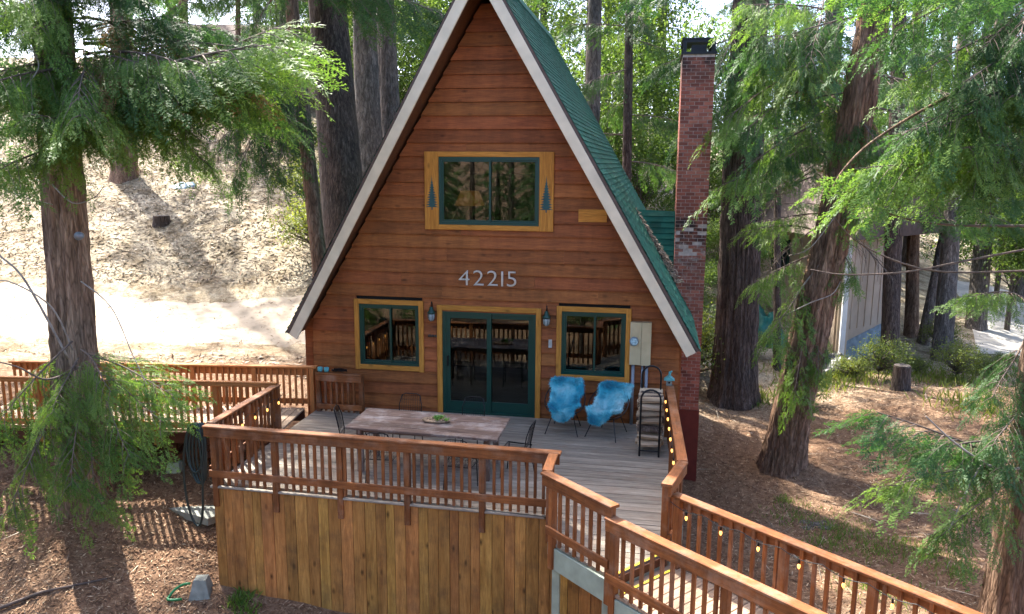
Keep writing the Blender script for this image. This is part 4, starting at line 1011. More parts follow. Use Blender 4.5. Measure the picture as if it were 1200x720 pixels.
def bough(tree, p, d, L, mat='cedar', up=(0, 0, 1), proto=None):
    x = Vector(d).normalized(); u = Vector(up); y = u.cross(x).normalized(); z = x.cross(y); s = L/2; s2 = min(s, .55+.12*s)
    mw = Matrix.Translation(Vector(p)) @ Matrix(((x.x, y.x, z.x), (x.y, y.y, z.y), (x.z, y.z, z.z))).to_4x4() @ Matrix.Diagonal((s, s2, s2+.25*(s-s2), 1))
    wd, fo = BOUGH[random.randrange(5) if proto is None else proto]
    o = link(bpy.data.objects.new('bough' if mat else 'bare_bough', wd), tree, mw)
    if mat: link(bpy.data.objects.new('foliage', fo[mat]), o, mw)
def trunk_mesh(pts, nseg, nr, rough, flare=.35, seed=0):
    """pts: list of (x,y,z,r)"""
    pts = np.array(pts, float); t = np.linspace(0, 1, nseg+1)**1.25*(pts[-1, 2]-pts[0, 2])+pts[0, 2]
    c = np.stack([np.interp(t, pts[:, 2], pts[:, k]) for k in (0, 1, 3)], -1); rg = np.random.default_rng(seed)
    a = np.linspace(0, 2*math.pi, nr, endpoint=False); ph = rg.uniform(0, 6.28, 8); V = []
    for i, zz in enumerate(t):
        h = zz-pts[0, 2]; r = c[i, 2]*(1+flare*math.exp(-h/.45)*(1+.35*np.sin(a*5+ph[0])))
        rd_ = sum(np.sin(a*k+ph[k % 8]+.5*math.sin(h*.7+k)+.35*h*((k % 3)-1)*.4)/1.6 for k in (9, 14, 21))
        r = r*(1+.025*np.sin(a*3+ph[3]+h*.4))+rough*(np.abs(rd_)*-.8+.3+.25*rg.normal(0, 1, nr))
        V.append(np.stack([c[i, 0]+r*np.cos(a), c[i, 1]+r*np.sin(a), np.full(nr, zz)], -1))
    V = np.concatenate(V); ii = np.arange((nseg+1)*nr).reshape(nseg+1, nr); jj = np.roll(ii, -1, 1)
    return V, np.stack([ii[:-1], jj[:-1], jj[1:], ii[1:]], -1).reshape(-1, 4)
def conifer(name, label, base, pts, mat, rough=.03, nseg=70, nr=56, group=None, seed=0, flare=.35, cat='tree'):
    """pts relative: (dx,dy,h,r) ; base x,y"""
    bz = h1(*base); t = thing(name, label, cat, (*base, bz), group)
    P = [(base[0]+a, base[1]+b, bz-.25+c if i == 0 else bz+c, r) for i, (a, b, c, r) in enumerate(pts)]
    V, F_ = trunk_mesh(P, nseg, nr, rough, flare, seed); link(bpy.data.objects.new('trunk', npmesh('trunk', V, F_, M[mat], True)), t)
    A_ = np.array(P)
    def at(z): return np.array([np.interp(z, A_[:, 2], A_[:, 0]), np.interp(z, A_[:, 2], A_[:, 1]), z])
    return t, at
def crown(t, at, z0, z1, n, l0, l1, mat, seed, az=None, pitch=(-.35, .1)):
    rr = random.Random(seed)
    for i in range(n):
        f = (i+rr.random())/n; zz = z0+(z1-z0)*f; a = i*2.39996+rr.uniform(-.4, .4)
        if az: a = rr.uniform(*az)
        L = (l0+(l1-l0)*f)*rr.uniform(.75, 1.2); pt = rr.uniform(*pitch)
        bough(t, at(zz), (math.cos(a), math.sin(a), pt), L, mat)
def px(tree, x0, y0, d0, x1, y1, d1, mat='cedar', proto=None, up=(0, 0, 1)):
    p, q = Vector(dep(x0, y0, d0)), Vector(dep(x1, y1, d1)); bough(tree, p, q-p, (q-p).length, mat, up, proto)
def limbtube(tree, pts, r0, r1, mat='deadtwig'):
    P_ = [Vector(dep(*q)) for q in pts]; Q = []
    for i in range(len(P_)-1):                                    # Catmull-Rom
        a, b, c, d = P_[max(i-1, 0)], P_[i], P_[i+1], P_[min(i+2, len(P_)-1)]
        for k in range(6): u = k/6; Q.append(.5*((2*b)+(c-a)*u+(2*a-5*b+4*c-d)*u*u+(3*b-3*c+d-a)*u**3))
    Q.append(P_[-1]); n = len(Q)
    MB().tube(Q, [r0+(r1-r0)*i/(n-1) for i in range(n)], 6).build('bare_branch', M[mat], tree, True)

# --- cedar beside the walkway
tl, at = conifer('cedar_tree', 'cedar standing against the entry walkway with drooping green boughs', (-6.72, -2.95), [(0, 0, 0, .42), (.02, 0, 1.2, .38), (.1, .03, 4, .34), (.2, .05, 8, .28), (.2, .05, 20, .08)], 'bark_pale', .045, 90, 80, seed=1)
rr = random.Random(77)
for i in range(40):
    y0 = 178-i*6; xe = rr.choice((rr.uniform(-60, 130), rr.uniform(-60, 130), rr.uniform(130, 345))); ye = y0+rr.uniform(-45, 15) if xe < 150 else min(y0+rr.uniform(-30, 40), 110-.35*(xe-130))
    px(tl, 98, y0, 13.1, xe, ye, rr.uniform(10.3, 12.4), mat=rr.choice(('cedar2', 'cedar2', 'cedar')))
for q in [(100, 430, 12.9, 185, 475, 11.8, 3), (98, 440, 12.8, 112, 590, 11.9, 3), (90, 425, 12.8, 25, 540, 12.1, 3), (95, 410, 12.8, 125, 440, 11.8, 1), (85, 400, 12.8, -20, 500, 12.2, 1), (100, 425, 12.8, 150, 520, 11.7, 3), (92, 420, 12.8, 60, 470, 11.8, 1), (98, 435, 12.8, 80, 560, 11.7, 3), (88, 430, 12.8, 0, 600, 11.9, 3), (100, 415, 12.8, 205, 455, 12, 0)]:
    px(tl, *q[:6], mat='cedar2', proto=q[6], up=(.1, -.6, .8))
crown(tl, at, 8.6, 17, 22, 3.4, 2.0, 'cedar', 31, pitch=(-.3, .05))
limbtube(tl, [(80, 420, 12.9), (30, 330, 12.2), (0, 300, 12.), (-20, 280, 12.)], .02, .008)
limbtube(tl, [(85, 410, 12.9), (60, 360, 12.3), (10, 330, 12.), (-20, 335, 12.)], .016, .006)
limbtube(tl, [(95, 430, 12.9), (55, 445, 12.3), (20, 430, 12.), (-20, 420, 12.)], .02, .008, 'twig')
limbtube(tl, [(60, 215, 13), (85, 238, 12.6), (110, 232, 12.4), (122, 218, 12.2)], .012, .006)
limbtube(tl, [(-10, 215, 12), (30, 232, 12.1), (62, 240, 12.4)], .01, .008)
limbtube(tl, [(95, 330, 12.9), (130, 360, 12.3), (155, 415, 12.), (172, 450, 11.9)], .012, .004)
limbtube(tl, [(90, 60, 13), (40, 35, 12.2), (10, 10, 11.8), (-10, -10, 11.6)], .035, .02, 'twig')
limbtube(tl, [(40, 60, 11.8), (45, 80, 11.4), (30, 105, 11.3), (38, 130, 11.2), (22, 160, 11.2)], .012, .005)
o = MB(); pp = dep(95, 276, 12.55); o.tube([pp, pp+np.array([.05, -.12, 0])], [.05, .07], 10); tag(o.build('flood_light', M['grey'], None, True), 'small grey flood light fixed to the cedar trunk', 'light')

for q in [(98, 90, 13, 230, 130, 12), (98, 70, 13, 290, 110, 12), (98, 100, 13, 180, 150, 12), (98, 50, 13, 320, 90, 12.2), (98, 110, 13, 250, 165, 12.4), (98, 80, 13, 20, 120, 11.4), (98, 130, 13, 60, 170, 11.4), (98, 60, 13, 100, 110, 10.6)]: px(tl, *q, mat='cedar2')
for q in [(100, 60, 13, 150, 95, 11.6), (98, 20, 13, 290, 70, 11.8)]: px(tl, *q, mat='brownleaf')
# --- trunks behind the left roof slope
def bgtrunk(name, label, x0, y0, d0, x1, y1, wpx, mat, seed, top=22, group=None, cr=None, lean2=1.):
    b = dep(x0, y0, d0); e = dep(x1, y1, d0); r = wpx/2*d0/FPX
    sx, sy = (e[0]-b[0])/(e[2]-b[2]), (e[1]-b[1])/(e[2]-b[2]); bz = h1(b[0], b[1])
    bx, by = b[0]+sx*(bz-b[2]), b[1]+sy*(bz-b[2]); bz = h1(bx, by)
    t, at = conifer(name, label, (bx, by), [(0, 0, 0, r*1.12), (sx*3, sy*3, 3, r*1.02), (sx*12, sy*12, 12, r*.8), (sx*top, sy*top, top, r*.3)], mat, .03 if r > .3 else .015, 50, 40 if r > .3 else 20, group, seed, .25)
    if cr: crown(t, at, bz+cr[0], bz+top, cr[1], cr[2], 1.5, cr[3], seed+50)
    return t, at
tn, tnat = bgtrunk('pine_tree', 'thin leaning brown trunk beside the massive dark trunk', 374, 300, 19.5, 347, 50, 18, 'bark_red', 2, 19, cr=(9.2, 64, 4.4, 'fir'))  # crown above the view thickened to shade the deck
rr = random.Random(81)
for q in [(350, 85, 275, 170), (350, 95, 235, 150), (348, 70, 255, 110), (352, 100, 300, 190), (350, 90, 240, 190)]: px(tn, q[0], q[1], 19.5, q[2], q[3], 18.5, mat=None); px(tn, q[0], q[1], 19.5, q[2]+20, q[3]+12, 18.5, mat='fir')
tm, tmat = bgtrunk('fir_tree', 'massive dark furrowed trunk rising behind the left roof slope', 402, 230, 24, 385, 20, 50, 'bark_dark', 3, 26, cr=(10.5, 50, 4.2, 'fir'))
crown(tm, tmat, 10.6, 17, 34, 6.0, 5., 'fir', 93, az=(-2.3, -.5), pitch=(-.12, .2))  # extra long boughs above the view, added to shade the deck
bgtrunk('fir_tree', 'grey trunk with a sunlit edge behind the massive dark trunk', 432, 150, 29, 427, 10, 30, 'bark_grey', 4, 26, cr=(12, 26, 3.4, 'fir'))
bgtrunk('fir_tree', 'grey trunk closest to the left roof slope near its peak', 457, 120, 30, 452, 10, 24, 'bark_grey', 5, 26, cr=(12, 26, 3.4, 'fir'))
bgtrunk('pine_tree', 'pale grey trunk showing above the ridge of the green roof', 694, 130, 27, 697, 0, 20, 'bark_grey', 6, 24, cr=(11, 24, 3., 'fir'))
bgtrunk('fir_tree', 'thin black trunk between the green roof and the chimney', 735, 180, 25, 738, 0, 12, 'bark_dark', 7, 22, cr=(3.5, 26, 2.6, 'fir'))
bgtrunk('cedar_tree', 'reddish trunk up the slope behind the walkway cedar', 145, 170, 34, 142, 20, 26, 'bark_red', 8, 24, cr=(4.5, 34, 3., 'fir'))
bgtrunk('pine_tree', 'small distant trunk on the slope below the salmon house', 337, 195, 38, 336, 140, 13, 'bark_grey', 9, 20, cr=(5, 26, 2.6, 'fir'))
bgtrunk('pine_tree', 'slim distant trunk on the bright slope near the stump', 218, 150, 42, 216, 60, 11, 'bark_red', 10, 20, cr=(4, 26, 2.6, 'fir'))
bgtrunk('pine_tree', 'short slim trunk standing lone on the shaded slope', 279, 205, 37, 279, 180, 6, 'bark_red', 25, 9, cr=(4, 14, 1.8, 'fir'))
# --- right side trees
t1, at = conifer('fir_tree', 'straight dark fir trunk just behind the chimney', (5.5, 8.8), [(0, 0, 0, .66), (-.02, 0, 2, .6), (-.1, 0, 8, .52), (-.1, 0, 26, .15)], 'bark_dark', .05, 90, 90, seed=11)
crown(t1, at, 7.5, 24, 26, 3.4, 1.8, 'cedar', 61)
for q in [(865, 70, 22.6, 805, 155, 20.6), (870, 20, 22.8, 845, 80, 20.6), (870, 60, 22.6, 885, 140, 20.8), (870, 100, 22.6, 835, 135, 20.8), (875, 30, 22.6, 900, 80, 20.8), (868, 110, 22.6, 870, 165, 20.8)]: px(t1, *q, mat='cedar')
t2, at = conifer('cedar_tree', 'big leaning cedar with shaggy red bark right of the chimney', (6.15, 3.85), [(0, 0, 0, .50), (.12, 0, 1., .44), (.62, 0, 4.5, .39), (1.0, 0.1, 7, .35), (1.5, .2, 12, .27), (2, .2, 22, .08)], 'bark_red', .065, 110, 90, seed=12, flare=.25)
crown(t2, at, 5.6, 20, 26, 3.4, 2., 'cedar', 62)
rr = random.Random(78)
for q in [(958, 250, 18.3, 885, 265, 17.3), (950, 320, 18.2, 905, 400, 17.2), (945, 340, 18.2, 935, 470, 17.5), (960, 250, 18.3, 1005, 330, 17.3), (948, 300, 18.2, 885, 330, 17.6), (950, 360, 18.2, 965, 440, 17.6)]: px(t2, *q, mat='cedar2')
for i in range(19):
    y0 = 215-i*12; xe = rr.uniform(850, 1070); px(t2, 965, y0, 18.6, xe, y0+rr.uniform(-10, 60), rr.uniform(15.6, 17.6), mat=rr.choice(('cedar', 'cedar2')))
rr = random.Random(80)
for i in range(10):
    y0 = rr.uniform(150, 330); px(t2, 955, y0, 18.5, 955+rr.choice((-1, 1))*rr.uniform(40, 110), y0+rr.uniform(-20, 70), rr.uniform(16.8, 18), mat=None)
for q in [(965, 120, 18.5, 1090, 165, 16.8), (962, 180, 18.5, 1020, 235, 17.2), (970, 60, 18.5, 900, 130, 16.8)]: bough(t2, dep(*q[:3]), Vector(dep(*q[3:]))-Vector(dep(*q[:3])), 1.4, 'brownleaf')
limbtube(t2, [(930, 350, 17.9), (960, 310, 17.6), (990, 270, 17.5), (1000, 210, 17.4)], .02, .01)
limbtube(t2, [(920, 370, 17.9), (950, 355, 17.3), (975, 345, 17.2), (985, 330, 17.2)], .016, .006)
limbtube(t2, [(925, 300, 17.9), (950, 290, 17.2), (985, 245, 17.1)], .016, .008)
t3, at = conifer('cedar_tree', 'cedar at the forest edge by the boardwalk with a pale bare limb', (8.62, -2.25), [(0, 0, 0, .34), (.03, 0, 2, .3), (.12, 0, 6, .26), (.25, 0, 18, .07)], 'bark_red', .03, 60, 56, seed=13)
crown(t3, at, 5.4, 16, 24, 3.2, 1.8, 'cedar', 63)
rr = random.Random(79)
for q in [(1190, 545, 12, 1030, 490, 11), (1188, 550, 12, 1060, 545, 10.8), (1185, 560, 12, 1110, 625, 11), (1190, 520, 12, 1095, 510, 11.1), (1195, 500, 12, 1180, 560, 11), (1200, 470, 12, 1170, 520, 11), (1200, 350, 12.2, 1150, 330, 11.6), (1200, 400, 12.2, 1170, 450, 11.4)]: px(t3, *q, mat=rr.choice(('cedar', 'cedar2')))
for i in range(19):
    y0 = 205-i*13; xe = rr.uniform(1010, 1215); px(t3, 1200, y0, 12.5, xe, y0+rr.uniform(-20, 60), rr.uniform(10.6, 11.8), mat=rr.choice(('cedar', 'cedar2')))
for i in range(0):
    y0 = rr.uniform(180, 340); px(t3, 1200, y0, 12.3, rr.uniform(1040, 1130), y0+rr.uniform(-20, 60), rr.uniform(11, 12), mat=None)
limbtube(t3, [(1205, 548, 11.9), (1165, 548, 11.4), (1120, 520, 11.1), (1085, 488, 10.9)], .026, .008)
limbtube(t3, [(1150, 545, 11.3), (1130, 580, 11.1), (1112, 622, 10.9)], .014, .005)
limbtube(t3, [(1215, 66, 12.4), (1140, 100, 12), (1080, 130, 11.8), (1020, 168, 11.7), (988, 200, 11.6), (974, 225, 11.6)], .034, .014, 'bark_red')
limbtube(t3, [(1215, 265, 12.3), (1120, 264, 11.8), (1060, 256, 11.6), (1005, 236, 11.5)], .024, .01, 'twig')
limbtube(t3, [(1215, 290, 12.3), (1130, 306, 11.8), (1060, 319, 11.6), (990, 322, 11.5), (950, 316, 11.5)], .02, .007, 'twig')
limbtube(t3, [(1215, 317, 12.3), (1110, 319, 11.9), (1050, 306, 11.7), (1000, 280, 11.6), (975, 250, 11.6)], .018, .006, 'twig')
limbtube(t3, [(1215, 155, 12.3), (1170, 152, 11.9), (1130, 135, 11.7)], .025, .015, 'bark_red')
for a in [('slim dark trunk between the two big trunks by the tan house', 911, 370, 26, 911, 250, 8, 'bark_dark', 14), ('ivy dark trunk standing before the blue shaded tan wall', 1043, 410, 27, 1047, 270, 19, 'bark_dark', 15), ('brown trunk paired with the ivy dark trunk at tan house', 1068, 395, 31, 1070, 280, 14, 'bark_red', 16),
          ('slender leaning trunk crossing the bright ground', 1080, 405, 30, 1104, 290, 12, 'bark_grey', 17), ('sturdy trunk with mossy foot beside the slender leaning trunk', 1103, 430, 28, 1114, 280, 20, 'bark_grey', 18), ('pale grey trunk standing alone in the sunny clearing', 1142, 400, 33, 1152, 280, 19, 'bark_grey', 19)]:
    bgtrunk('pine_tree', a[0], *a[1:7], a[7], a[8], 20, cr=(5.0, 26, 2.3, 'fir'))

# --- prototypes for the wood behind
def proto_conifer(seed, Hh, z0, lmax, nb):
    rg = np.random.default_rng(seed); P = []; D = []; S = []; wd = MB()
    wd.tube([(0, 0, -.6), (0, 0, 1), (0, 0, Hh*.5), (0, 0, Hh)], [.36, .3, .2, .03], 10)
    tr = wd.mesh('trunk', M['bark_dark' if seed % 2 else 'bark_grey'], True); lb = MB()
    for i in range(nb):
        f = (i+rg.random())/nb; zz = z0+(Hh-z0)*f; a = i*2.4+rg.uniform(-.4, .4); L = lmax*(1-f)**.7*rg.uniform(.6, 1.15)+.3
        d = np.array([math.cos(a), math.sin(a), -.15])
        lb.tube([(0, 0, zz), tuple(d*L*.5+np.array([0, 0, zz])), tuple(d*L+np.array([0, 0, zz-.25*L]))], [.035, .02, .006], 4)
        for k in range(int(7+L*9)):
            u = .2+.8*rg.random()**.8; s = rg.choice((-1, 1)); a2 = a+s*rg.uniform(.2, 1.1)
            off = rg.uniform(0, .45)*L*.5*(1-u*.5); P.append(d*L*u+np.array([math.cos(a+s*1.2)*off, math.sin(a+s*1.2)*off, zz-.25*L*u*u-.1*off])); D.append((math.cos(a2), math.sin(a2), rg.uniform(-.8, -.05))); S.append(rg.uniform(.8, 1.5))
    P = np.array(P); V, F_ = scatter(FTL, P, np.array(D), np.tile((0., 0, 1), (len(P), 1))+rng.normal(0, .4, (len(P), 3)), np.array(S))
    return tr, npmesh('crown', V, F_, M['fir'] if seed % 2 else M['cedar']), lb.mesh('limbs', M['twig'])
PC = [proto_conifer(1, 19, 3.2, 3.0, 62), proto_conifer(2, 23, 5, 3.4, 64), proto_conifer(3, 15, 1.2, 2.6, 60)]
def proto_leafy(seed, Hh, rad, nleaf, lsz, mat):
    rg = np.random.default_rng(seed); lb = MB(); lb.tube([(0, 0, -.5), (0, 0, Hh*.3), (.1, 0, Hh*.6)], [.13*Hh/8, .1*Hh/8, .05*Hh/8], 8); cs = []
    for i in range(34):
        a = rg.uniform(0, 6.28); e = rg.uniform(.15, 1); r_ = rad*math.sqrt(rg.random())*(1-.5*abs(e-.5)); c = np.array([r_*math.cos(a), r_*math.sin(a), Hh*(.28+.7*e)]); cs.append(c)
        lb.tube([(0, 0, Hh*(.15+.35*e)), tuple(c*.6+np.array([0, 0, Hh*.1])), tuple(c)], [.035, .02, .008], 4)
    k = rg.integers(0, len(cs), nleaf); p = np.array(cs)[k]+rg.normal(0, 1, (nleaf, 3))*np.array([.55, .55, .38])*rad/3
    d = rg.normal(0, 1, (nleaf, 3)); d[:, 2] -= .3; LT = [(np.array([(0, 0, 0), (.5, -.32, .04), (1, 0, -.12), (.5, .32, .04)]), np.array([(0, 1, 2, 3)]))]
    V, F_ = scatter(LT, p, d, rg.normal(0, .5, (nleaf, 3))+(0, 0, 1), rg.uniform(.7, 1.3, nleaf)*lsz)
    return lb.mesh('trunk', M['bark_grey'], True), npmesh('crown', V, F_, M[mat]), None
PO = [proto_leafy(21, 9, 3.2, 15000, .15, 'oak'), proto_leafy(22, 6.5, 2.6, 13000, .13, 'oak'), proto_leafy(23, 1.3, .9, 3000, .06, 'shrub'), proto_leafy(24, .8, .7, 2600, .05, 'shrub')]
def plant(protos, k, x, y, s, name, label, group, cat='tree', rz=None):
    bz = h1(x, y); mw = Matrix.Translation((x, y, bz)) @ Matrix.Rotation(random.uniform(0, 6.28), 4, 'Z') @ Matrix.Diagonal((s, s, s*random.uniform(.92, 1.1), 1))
    t = thing(name, label, cat, (x, y, bz), group)
    for nm, me in zip(('trunk', 'crown', 'limbs'), protos[k]):
        if me: link(bpy.data.objects.new(nm, me), t, mw)
random.seed(5)
lab = 'conifer of the dense wood on the slope behind the cabin'
for x, y, k, s in [(-16, 33, 0, 1.), (3, 31, 1, 1.1), (-3, 28, 2, .95), (-18, 29, 2, .9), (-13, 33, 0, 1.), (-20, 38, 1, 1), (-12, 38, 2, 1.1), (-26, 42, 0, 1.1), (-7, 30, 1, 1), (-1, 33, 0, 1.1), (4.2, 19, 2, .5), (-10, 30, 2, .9), (-5, 38, 1, 1.15), (2, 40, 0, 1.1), (-31, 34, 1, 1.), (-34, 44, 0, 1.2), (-8, 45, 1, 1.2), (9, 42, 0, 1.2), (-14, 47, 1, 1.2), (-22, 50, 0, 1.2), (-1, 48, 1, 1.2), (-29, 52, 1, 1.2)]:
    plant(PC, k, x, y, s, 'conifer', lab, 'wood behind the cabin')
lab = 'conifer of the wood beyond the tan house and clearing'
for x, y, k, s in [(17, 34, 2, 1.1), (22, 31, 1, 1), (14, 41, 0, 1.2), (11.5, 31, 1, 1), (13, 38, 1, 1.2), (25, 40, 2, 1.2), (18, 46, 1, 1.2), (29, 46, 0, 1.2), (27, 20, 2, .9), (31, 36, 1, 1.2), (10, 48, 1, 1.2), (24, 52, 0, 1.3), (34, 54, 1, 1.3)]:
    plant(PC, k, x, y, s, 'conifer', lab, 'wood beyond the tan house')
lab = 'bright leafy tree glowing among the conifers behind the cabin'
for x, y, k, s in [(-9.5, 22, 0, .8), (-12.5, 26, 1, .9), (-6, 21, 1, .8), (-4, 23, 0, .9), (0, 18, 0, .8), (2.4, 17, 1, .75), (3.9, 23, 0, .9), (5.8, 20, 1, .85), (-15, 29, 0, 1), (1, 27, 0, 1.1), (-8, 27, 0, 1.1), (5.6, 15.6, 1, .55), (4.4, 12.6, 1, .4)]:
    plant(PO, k, x, y, s, 'leafy_tree', lab, 'leafy trees behind the cabin')
lab = 'bright leafy tree among the conifers beyond the tan house'
for x, y, k, s in [(19, 26, 0, .9), (22, 25, 1, .9), (14.5, 33, 0, 1.1), (21, 34, 0, 1.1), (18, 16, 1, .55), (20.5, 15, 1, .6), (17.6, 21, 0, .8), (26, 34, 0, 1.2), (10, 27, 0, 1.)]:
    plant(PO, k, x, y, s, 'leafy_tree', lab, 'leafy trees beyond the tan house')
lab = 'conifer standing downhill of the deck, mirrored in the cabin windows'
for x, y, k, s in [(-13, -18, 0, .8), (-8, -25, 2, .75), (-2, -27, 2, .7), (3, -25, 2, .7), (8.5, -27, 0, .6), (14, -20, 0, .7), (-17, -11, 2, .8), (-4, -33, 0, .7), (10, -34, 0, .7), (1, -31, 0, .7), (-10, -30, 2, .8), (17, -26, 0, .7)]:
    plant(PC, k, x, y, s, 'conifer', lab, 'trees downhill of the deck')
for x, y, k, s in [(-6, -16.5, 1, .6), (0, -20, 0, .6), (6, -20, 1, .7), (-10, -14, 0, .6), (11.5, -13, 1, .6)]:
    plant(PO, k, x, y, s, 'leafy_tree', 'leafy tree downhill of the deck, mirrored in the windows', 'leafy trees downhill of the deck')
lab = 'conifer added for its shade beside the entry walkway, west of the cedar'
for x, y, k, s in [(-13.6, 1.4, 1, .95), (-12.6, -2.2, 1, .85), (-13.5, -3.5, 0, 1), (-17.5, 2, 1, 1), (-20, -4, 0, 1)]:  # extra conifers, added out of frame to shade the left ground
    plant(PC, k, x, y, s, 'conifer', lab, 'conifers west of the walkway')
rr = random.Random(40)
for i in range(120):
    a = R(rr.uniform(195, 345)); r_ = rr.uniform(36, 63); plant(PC, rr.choice((0, 2, 2)), r_*math.cos(a), r_*math.sin(a), rr.uniform(.8, 1.15), 'conifer', 'conifer of the deep wood far downhill of the deck', 'far downhill wood')
rr = random.Random(17)
for i, (a, b, d) in enumerate([(945, 445, 22.5), (1000, 425, 25), (1030, 435, 25), (1075, 430, 26), (1120, 440, 25), (1155, 430, 26), (1100, 410, 29), (1180, 420, 27), (885, 400, 27)]):
    p = dep(a, b, d); plant(PO, 2+i % 2, p[0], p[1], rr.uniform(.55, .95), 'shrub', 'low green shrub of the undergrowth before the tan house', 'undergrowth shrubs', 'shrub')
for a, b, d in [(350, 185, 36), (372, 250, 27), (365, 210, 30), (815, 330, 25), (815, 380, 24)]:
    p = dep(a, b, d); plant(PO, 2, p[0], p[1], 1.5, 'shrub', 'pale green shrub growing behind the cabin at a trunk foot', 'shrubs behind the cabin', 'shrub')

# stumps, heaps
def stump(label, x, y, r, h, mat='bark_dark'):
    bz = h1(x, y); t = thing('tree_stump', label, 'stump', (x, y, bz))
    V, F_ = trunk_mesh([(x, y, bz-.2, r*1.2), (x, y, bz+h*.5, r), (x, y, bz+h, r*.97)], 10, 26, .012, .12, 5); link(bpy.data.objects.new('trunk', npmesh('stump_bark', V, F_, M[mat], True)), t)
    MB().lathe([(r*1.0, bz+h-.03), (r*.9, bz+h+.005), (.02, bz+h+.008)], (x, y, 0), 20).build('cut_face', M['bark_grey'], t)
p = dep(1055, 455, 23.6); stump('dark stump in the undergrowth before the tan house', p[0], p[1], .24, .75)
p = dep(190, 268, 29.3); stump('wide cut stump on the bright slope', p[0], p[1], .28, .26, 'bark_dark')
def heap(name, label, cat, c, rx, ry, hz, mat, seed, n=14):
    rr = random.Random(seed); V = []; m_ = 26
    for i in range(m_+1):
        for j in range(m_+1):
            u, v = i/m_*2-1, j/m_*2-1; q = max(0, 1-(u*u+v*v)); x_, y_ = c[0]+u*rx, c[1]+v*ry
            V.append((x_, y_, h1(x_, y_)-.05+hz*q**.5*(1+.35*math.sin(u*7+seed)*math.cos(v*6))*(.8+.4*rr.random())))
    Fs = [(i*(m_+1)+j, (i+1)*(m_+1)+j, (i+1)*(m_+1)+j+1, i*(m_+1)+j+1) for i in range(m_) for j in range(m_)]
    return tag(link(bpy.data.objects.new(name, npmesh(name, V, Fs, M[mat], False))), label, cat)
p = dep(975, 412, 26); heap('rubbish_heap', 'black heap of bags in the undergrowth behind leaning cedar', 'heap', p, 1.1, .8, .55, 'bin', 3)
p = dep(893, 385, 28.5); heap('tarp_heap', 'crumpled green tarp over a pile by the tan house', 'tarp', p, .9, .8, .8, 'tarp', 5)
p = dep(958, 583, 16); heap('root_mound', 'low dark root mound on the litter below leaning cedar', 'mound', p, .45, .35, .07, 'bark_grey', 8)
p = dep(215, 218, 33); heap('blue_tarp', 'small patch of blue tarp lying on the slope', 'tarp', p, .55, .5, .15, 'tarp', 2).data.materials[0] = plain('blue_tarp', (.10, .2, .28), .5)

# neighbouring houses
th_ = thing('tan_house', 'tan walled house beyond the leaning cedar', 'house', (9, 17, -2))
c0 = dep(985, 417, 27.5); d1 = Vector((-2.6, 5.6, 0)).normalized(); d2 = Vector((5.2, 5.4, 0)).normalized(); c0 = Vector((c0[0], c0[1], 0)); zb, zt = -2.6, 2.5
for nm, a, b in (('wall', c0+d1*8.5, c0), ('wall', c0, c0+d2*3.4)):
    n_ = Vector((0, 0, 1)).cross((b-a).normalized())
    v = [a, b, b+n_*.2, a+n_*.2]; MB().prism([(q.x, q.y) for q in v], zb, zt).build(nm, M['tan'], th_)
for k in range(1, 20):
    q = c0+d1*(.43*k)-Vector((.01, .01, 0)); n1_ = Vector((-d1.y, d1.x, 0)); n1_ = n1_ if n1_.x < 0 else -n1_; q = c0+d1*(.43*k)+n1_*.012
    beam('batten', (q.x, q.y, zb), (q.x, q.y, zt-.05), .03, .045, M['tan'], th_, up=d1)
for k in range(1, 8):
    q = c0+d2*(.43*k); n2_ = Vector((d2.y, -d2.x, 0)); q = q+n2_*.012; beam('batten', (q.x, q.y, -.7), (q.x, q.y, zt-.05), .03, .045, M['tan'], th_, up=d2)
n2_ = Vector((d2.y, -d2.x, 0)); q0, q1 = c0+n2_*.03, c0+d2*3.4+n2_*.03
MB().add([(q0.x, q0.y, zb), (q1.x, q1.y, zb), (q1.x, q1.y, -.55), (q0.x, q0.y, -1.15), (q0.x-.1*n2_.x, q0.y-.1*n2_.y, -1.15), (q1.x-.1*n2_.x, q1.y-.1*n2_.y, -.55)], [(0, 1, 2, 3), (3, 2, 5, 4)]).build('shade_band', plain('blue_grey_shade', (.22, .28, .31), .9, noise=.3, scale=5), th_)  # added band: the wall's bluish slanting shade put into its colour
beam('corner_trim', (c0.x, c0.y-.03, zb), (c0.x, c0.y-.03, zt), .16, .16, M['white'], th_)
a = c0+d1*3.7; 
n1 = Vector((0, 0, 1)).cross(d1); n1 = n1 if n1.y < 0 else -n1
for s, z0_, ww in ((3.3, .8, 1.1), (6.2, .8, 1.0)):
    f = c0+d1*s+n1*.03
    wn = MB().prism([(q.x, q.y) for q in (f, f+d1*ww, f+d1*ww+n1*.06, f+n1*.06)], z0_, z0_+1.3).build('window', M['green'], th_)
    f = f+n1*.07+d1*.07; MB().prism([(q.x, q.y) for q in (f, f+d1*(ww-.14), f+d1*(ww-.14)+n1*.01, f+n1*.01)], z0_+.08, z0_+1.22).build('pane', M['winblack'], wn)
rp_ = [c0-d1*.6-d2*.6, c0-d1*.6+d2*6, c0+d1*9+d2*6, c0+d1*9-d2*.6]; rm = (rp_[0]+rp_[3])/2, (rp_[1]+rp_[2])/2
rfo = MB(); A4 = [Vector((q.x, q.y, zt-.05)) for q in rp_]; r0, r1 = [Vector((q.x, q.y, zt+2.4)) for q in ((rp_[0]+rp_[1])/2, (rp_[2]+rp_[3])/2)]
rfo.add(A4+[r0, r1], [(0, 1, 4), (1, 2, 5, 4), (2, 3, 5), (3, 0, 4, 5), (0, 3, 2, 1)]); rfo.build('roof', M['roofbrown'], th_)
sh_ = thing('salmon_house', 'salmon walled house with a red roof edge high on slope', 'house', (-24, 33, 8))
p = dep(300, 150, 47); bz = h1(p[0], p[1])
